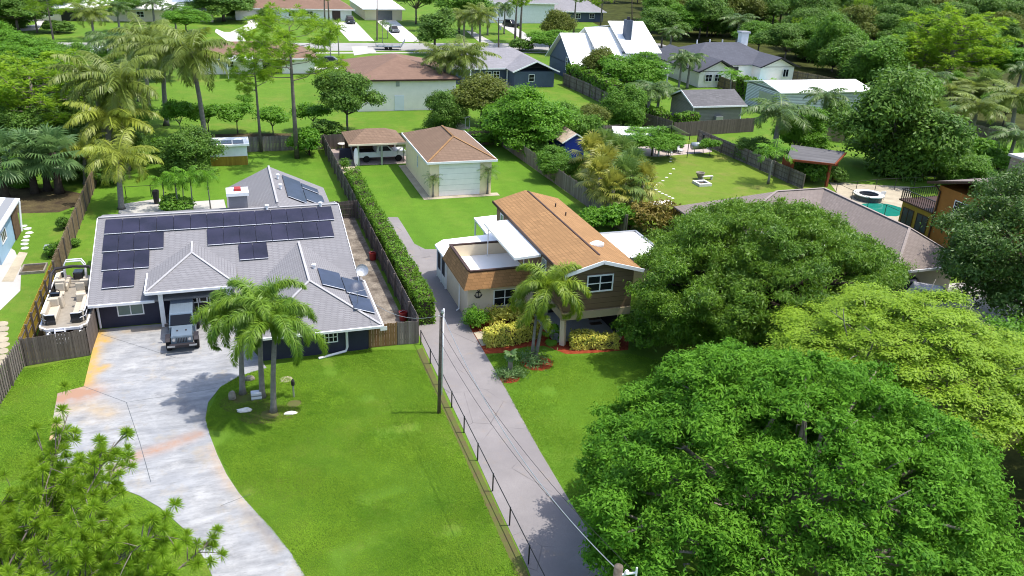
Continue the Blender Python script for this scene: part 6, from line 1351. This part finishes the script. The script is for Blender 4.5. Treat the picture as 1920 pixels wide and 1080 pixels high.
# ------------------------------------------------------------------ last small things
def stones(lb, grp, pts, r, mt='concrete_white', z=.03):
    for i, p in enumerate(pts):
        q = A2(*p); g = random.Random(i*7+int(p[0])); 
        o = MB().prism([(q[0]+r*g.uniform(.8,1.15)*math.cos(2*PI*k/9), q[1]+r*g.uniform(.8,1.15)*math.sin(2*PI*k/9)) for k in range(9)], 0, z+.01*g.random()).build('stepping_stone', mt); tag(o, lb, 'stepping stone', grp)
stones('pale stepping stone in the row beside the pale blue house', 'stones by the blue house', [(44,424),(52,429),(55,437),(50,444),(48,451),(46,458),(46,466)], .3)
stones('square slab of the stepping path down the left edge of the picture', 'slabs at the left edge', [(4,608),(4,618),(4,628),(4,638),(5,648),(4,659),(3,670),(3,681)], .4, 'concrete_tan')
stones('small white stepping stone winding across the dry backyard', 'stones across the dry yard', [(1258,298),(1257,303),(1263,317),(1257,326),(1250,333),(1243,339),(1237,343),(1232,347),(1228,351),(1230,356),(1236,360),(1242,363),(1249,366),(1255,369),(1261,372)], .17)
q = A2(1240,382); o = MB().prism([(q[0]-1.2,q[1]-.9),(q[0]+1.3,q[1]-.5),(q[0]+1.3,q[1]+.9),(q[0]-1.0,q[1]+.6)], 0, .05).build('stone_landing', 'concrete_white'); tag(o, 'white stone landing at the end of the winding stepping stones', 'paving')
q = A2(1316,346); fp = thing('fire_pit', 'square pale stone fire pit set in the dry backyard', 'fire pit', (*q,0)); m_ = MB(); [m_.box(q[0]+x0,q[1]+y0,0,q[0]+x1,q[1]+y1,.28) for x0,y0,x1,y1 in ((-.75,-.75,.75,-.5),(-.75,.5,.75,.75),(-.75,-.499,-.5,.499),(.5,-.499,.75,.499))]; m_.build('kerb', 'concrete_white', fp); MB().box(q[0]-.49,q[1]-.49,0,q[0]+.49,q[1]+.49,.1).build('ash', 'soil', fp)
o = thing('garden_bench', 'low white plank bench beside the fire pit', 'bench', (*A2(1325,337),0)); q = A2(1325,337); MB().box(q[0]-.7,q[1]-.15,.36,q[0]+.7,q[1]+.15,.42).build('seat', 'concrete_white', o); [MB().box(q[0]+s-.05,q[1]-.13,0,q[0]+s+.05,q[1]+.13,.36).build('leg', 'concrete_white', o) for s in (-.55,.55)]
q = A2(1312,336); o = thing('stone_urn', 'grey stone urn behind the fire pit', 'urn', (*q,0)); MB().lathe((*q,0), [(.25,0),(.2,.12),(.42,.55),(.5,.75),(.42,.75),(.3,.55),(.02,.5)], 14).build('bowl', 'stone', o)
a, b, c_, z = span(1786,292,258,1793); o = thing('birdhouse', 'white birdhouse on a slanting white pole on the right lawn', 'birdhouse', (a,b,0)); MB().tube([(a,b,0),(c_,b,z)], .05, 6).build('pole', 'white_paint', o); MB().box(c_-.35,b-.25,z,c_+.35,b+.25,z+.4).build('box', 'white_paint', o); hip(MB(), c_-.45, c_+.45, b-.4, b+.4, z+.4, z+.75, 'a', t=.05).build('roof', 'metal_white', o)
q = A2(1662,387); struct('pool', MB().prism(ring((61.2,63.0), 2.6, 2.0), .02, .045), 'pool_green'); struct('pool', MB().prism([A2(1398,152),A2(1428,148),A2(1448,160),A2(1415,166)], .02, .05), 'pool_water')
t_ = thing('hot_tub', 'raised round hot tub with white coping on the pool deck', 'hot tub', (62.2,66.2,0)); MB().lathe((62.2,66.2,0), [(1.35,0),(1.35,.5),(1.5,.5),(1.5,.6),(1.0,.6),(1.0,.2)], 26).build('wall', 'pool_tile', t_); MB().lathe((62.2,66.2,.621), [(.98,-.05),(1.52,-.05),(1.52,.03),(.98,.03),(.98,-.05)], 26, cap=False).build('coping', 'concrete_white', t_); MB().lathe((62.2,66.2,.45), [(.99,-.1),(.99,.05)], 22).build('water', 'pane_dark', t_)
o = thing('shade_sail', 'cream triangular shade sail over the backyard patio', 'shade sail', (49,88,0)); MB().slab([at(1234,242,3.1), at(1260,234,3.9), at(1293,251,2.8), at(1262,246,2.95)], .03).build('cloth', 'sail', o); [MB().tube([(x,y,0),(x,y,z_)], .05, 6).build('mast', 'black_metal', o) for x,y,z_ in (at(1234,242,3.1), at(1260,234,3.95), at(1294,251,2.85))]
q = A2(1308,287); o = thing('covered_smoker', 'grey-covered barbecue smoker with black chimney on the patio', 'smoker', (*q,0)); MB().tube([(q[0]-.9,q[1],.9),(q[0]+.9,q[1],.9)], .45, 12).build('drum', 'galv', o, True); MB().tube([(q[0]+.5,q[1],1.2),(q[0]+.5,q[1],2.2)], .12, 8).lathe((q[0]+.5,q[1],2.2), [(.2,0),(.2,.1)], 8).build('chimney', 'trim_dark', o); [MB().beam((q[0]+s,q[1]-.3,0),(q[0]+s,q[1],.8),.06).build('leg', 'black_metal', o) for s in (-.6,.6)]
def chair(lb, loc, rz, mt='alu_white', grp=None):
    o = thing('patio_chair', lb, 'chair', (0,0,0), grp); MB().box(-.27,-.27,.4,.27,.27,.46).build('seat', mt, o); MB().slab([(-.27,.27,.46),(.27,.27,.46),(.27,.36,.98),(-.27,.36,.98)], .04, (0,1,0)).build('backrest', mt, o)
    for x in (-.24,.24):
        for y in (-.24,.26): MB().box(x-.025,y-.025,0,x+.025,y+.025,.4).build('leg', mt, o)
    o.location = (*loc,0); o.rotation_euler = (0,0,rz); return o
c1 = chair('pale patio chair on the pergola patio nearest the smoker', A2(1275,288), .5)
for lb, p, rz_ in (('pale patio chair on the pergola patio in front of the posts', (1255,292), 2.2), ('patio chair on the brick patio left of the carport', (665,294), 1.2), ('patio chair on the deck beside the hot tub', (1650,374), 3)): dup(c1, (*A2(*p),0), rz_, 1.0, lb)
q = A2(648,298); o = thing('covered_grill', 'dark-covered grill on the brick patio left of the carport', 'grill', (*q,0)); m_ = MB(); taper(m_, q[0]-.7,q[0]+.7,q[1]-.35,q[1]+.35,.0,1.15,.12,.08,.08); m_.build('cover', 'navy_paint', o, bevel=.06); MB().box(q[0]+.7,q[1]-.2,.75,q[0]+1.0,q[1]+.2,.8).build('side_shelf', 'galv', o)
q = A2(642,281); o = thing('patio_table', 'small round pale table on the brick patio', 'table', (*q,0)); MB().lathe((*q,.7), [(.5,0),(.5,.05)], 16).build('tabletop', 'concrete_white', o); MB().lathe((*q,0), [(.25,0),(.05,.05),(.05,.7)], 10).build('pedestal', 'galv', o)
o = thing('surfboard', 'white surfboard leaning at the left carport post', 'surfboard', (12.9,86.9,0)); MB().ball((12.85,86.85,1.0), (.26,.05,1.0), 12, 10).build('board', 'white_paint', o, True); MB().slab([(12.83,86.8,.25),(12.87,86.8,.25),(12.87,86.62,.12)], .02, (1,0,0)).build('fin', 'trim_dark', o)
q = A2(64,506); o = thing('raised_bed', 'shallow timber-edged planting bed on the left lawn', 'planter', (*q,0)); m_ = MB(); [m_.box(q[0]+x0,q[1]+y0,0,q[0]+x1,q[1]+y1,.2) for x0,y0,x1,y1 in ((-.8,-.8,.8,-.7),(-.8,.7,.8,.8),(-.8,-.69,-.7,.69),(.7,-.69,.8,.69))]; m_.build('edging', 'bark_pale', o); MB().box(q[0]-.69,q[1]-.69,0,q[0]+.69,q[1]+.69,.1).build('bed_soil', 'soil', o)
q = A2(95,478); o = thing('wheelbarrow', 'grey wheelbarrow standing against the left side of the fence', 'wheelbarrow', (*q,0)); m_ = MB(); taper(m_, q[0]-.2,q[0]+.2,q[1]-.35,q[1]+.35,.35,.7,-.15,-.15,-.1); m_.build('tray', 'galv', o); MB().lathe((q[0],q[1]-.55,.2), [(.02,-.04),(.2,-.05),(.2,.05),(.02,.04)], 14, 'x').build('wheel', 'rubber', o); [MB().beam((q[0]+s,q[1]-.5,.3),(q[0]+s,q[1]+.9,.55),.04).build('handle', 'wood_brown', o) for s in (-.2,.2)]
for lb, dx, dy, rz_ in (('brown wooden crate leaning at the fence behind the boat, left one',0,0,.5),('brown wooden crate behind the boat, right one with white label',.9,.6,.2)):
    x, y = -11.4+dx, 59.4+dy; o = thing('wooden_crate', lb, 'crate', (0,0,0), 'crates behind the boat'); MB().box(-.45,-.35,0,.45,.35,.95).build('box', 'fence_dark', o); m_ = MB(); [m_.box(-.46,-.365,z,.46,-.352,z+.09) for z in (.05,.45,.82)]; m_.build('slats', 'wood_brown', o); o.location = (x,y,0); o.rotation_euler = (0,0,rz_)
KEEP = None
# undergrowth of the wood
for i in range(150):
    x, y = gw_.uniform(1230,1935), gw_.uniform(-5,118)
    if (x < 1500 and y > 70) or (1330 < x < 1430 and y < 30): continue
    q = A2(x, y); pr, lb, gp = [(bshd,'dark undergrowth shrub in the wood beyond the houses','dark shrubs of the far wood'),(bshm,'mid-green undergrowth shrub in the wood beyond the houses','mid-green shrubs of the far wood')][i % 2]
    put(pr, 0, 0, 0, lb, rot=gw_.uniform(0,6.28), group=gp, loc=(q[0], q[1], gw_.uniform(2.5,4.5)))
# short lawn grass close to the camera, one mass of blades
def vn0(X, s):
    G = np.random.default_rng(int(s*100)).normal(size=(80, 80)); q = (X+60)/s; i0 = np.floor(q).astype(int); f = q-i0; f = f*f*(3-2*f); i, j = i0[:,0] % 79, i0[:,1] % 79
    return G[i,j]*(1-f[:,0])*(1-f[:,1])+G[i+1,j]*f[:,0]*(1-f[:,1])+G[i,j+1]*(1-f[:,0])*f[:,1]+G[i+1,j+1]*f[:,0]*f[:,1]
def lawn_blades(pts_px, n, seed, hh=.05):
    from mathutils.geometry import intersect_point_tri_2d
    g = NR(seed); P = np.array([at(*p)[:2] for p in pts_px]); lo, hi = P.min(0), P.max(0); X = g.uniform(lo, hi, (n, 2)); ins = np.zeros(n, bool); j = len(P)-1
    for i in range(len(P)):
        c_ = ((P[i,1] > X[:,1]) != (P[j,1] > X[:,1])) & (X[:,0] < (P[j,0]-P[i,0])*(X[:,1]-P[i,1])/(P[j,1]-P[i,1]+1e-12)+P[i,0]); ins ^= c_; j = i
    X = X[ins]
    for c_, r_ in ((at(1007,681), 1.0), (at(953,709), .68), (at(506,777), .5), (at(552,757), .4)): X = X[np.hypot(X[:,0]-c_[0], X[:,1]-c_[1]) > r_*g.uniform(.85, 1.08, len(X))]
    X = X[vn0(X, 1.7) < g.normal(size=len(X))*.25+1.45]
    m_ = len(X); base = np.concatenate([X, np.full((m_,1), .012)], 1); az = g.uniform(0, 6.28, m_)
    l = g.uniform(.5, 1.3, m_)*hh*(1+.35*np.sin(X[:,0]*.9+np.cos(X[:,1]*.7)*2)); d = np.stack([np.cos(az)*.8, np.sin(az)*.8, np.full(m_, .75)], 1); tip = base + d*l[:,None]
    sd_ = np.stack([-np.sin(az), np.cos(az), np.zeros(m_)], 1)*.016; mid = base*.5+tip*.5+np.array([0,0,.012])
    vn = lambda s: vn0(X, s)
    tn = np.clip(.5+.17*vn(3.1)+.16*vn(1.1)+.14*vn(.42)+g.normal(size=m_)*.16, 0, 1)
    return np.stack([base-sd_*.6, mid-sd_, tip, mid+sd_], 1), tn
leafmat('lf_grass', (.082,.200,.012), (.240,.405,.032), .35, .7, .1)
A_ = [lawn_blades([(385,785),(412,727),(448,706),(500,690),(600,668),(690,656),(780,656),(850,810),(955,1047),(1000,1120),(590,1120),(545,1036),(448,925),(393,815)], 330000, 1),
      lawn_blades([(0,690),(60,690),(170,668),(157,725),(108,738),(90,838),(60,900),(-60,900)], 60000, 2), lawn_blades([(916,668),(985,656),(1040,657),(1075,668),(1180,664),(1300,690),(1300,760),(1180,800),(1150,900),(1200,980),(1160,1076),(1085,962),(1012,845),(950,735)], 170000, 3),
      lawn_blades([(90,840),(165,899),(262,932),(345,994),(400,1087),(420,1140),(-80,1140),(-80,900)], 90000, 4)]
o = quads('lawn_grass', np.concatenate([a[0] for a in A_]), np.concatenate([a[1] for a in A_]), 'lf_grass'); o['kind'] = 'stuff'
o['label'] = 'short mown grass blades covering the near front lawns'; o['category'] = 'grass'
# every separate length of gutter, gable or fender is an object of its own
def split_loose(ob):
    bm = bmesh.new(); bm.from_mesh(ob.data); bm.verts.ensure_lookup_table(); seen = set(); isl = []
    for v in bm.verts:
        if v.index in seen: continue
        st_, cur = [v], []; seen.add(v.index)
        while st_:
            a = st_.pop(); cur.append(a.index)
            for e in a.link_edges:
                b = e.other_vert(a)
                if b.index not in seen: seen.add(b.index); st_.append(b)
        isl.append(set(cur))
    bm.free()
    if not 1 < len(isl) < 30: return
    src = ob.data
    for k, s in enumerate(isl):
        b2 = bmesh.new(); b2.from_mesh(src); b2.verts.ensure_lookup_table(); bmesh.ops.delete(b2, geom=[v for v in b2.verts if v.index not in s], context='VERTS')
        me = D.meshes.new(src.name); b2.to_mesh(me); b2.free(); me.materials.append(src.materials[0])
        if k == 0: ob.data = me
        else:
            c = ob.copy(); c.data = me; COL.objects.link(c); c.parent = ob.parent
for ob in list(D.objects):
    if ob.type == 'MESH' and ob.name.split('.')[0] in ('gutter','gable','fender','fascia','ridge_cap','eave_trim','trim','hood_latch','upper_wall','window_frame'): split_loose(ob)
    if ob.type == 'MESH' and ob.name.split('.')[0] == 'rail' and ob.parent and ob.parent.name.split('.')[0] in ('flatbed_trailer', 'metal_fence'): split_loose(ob)
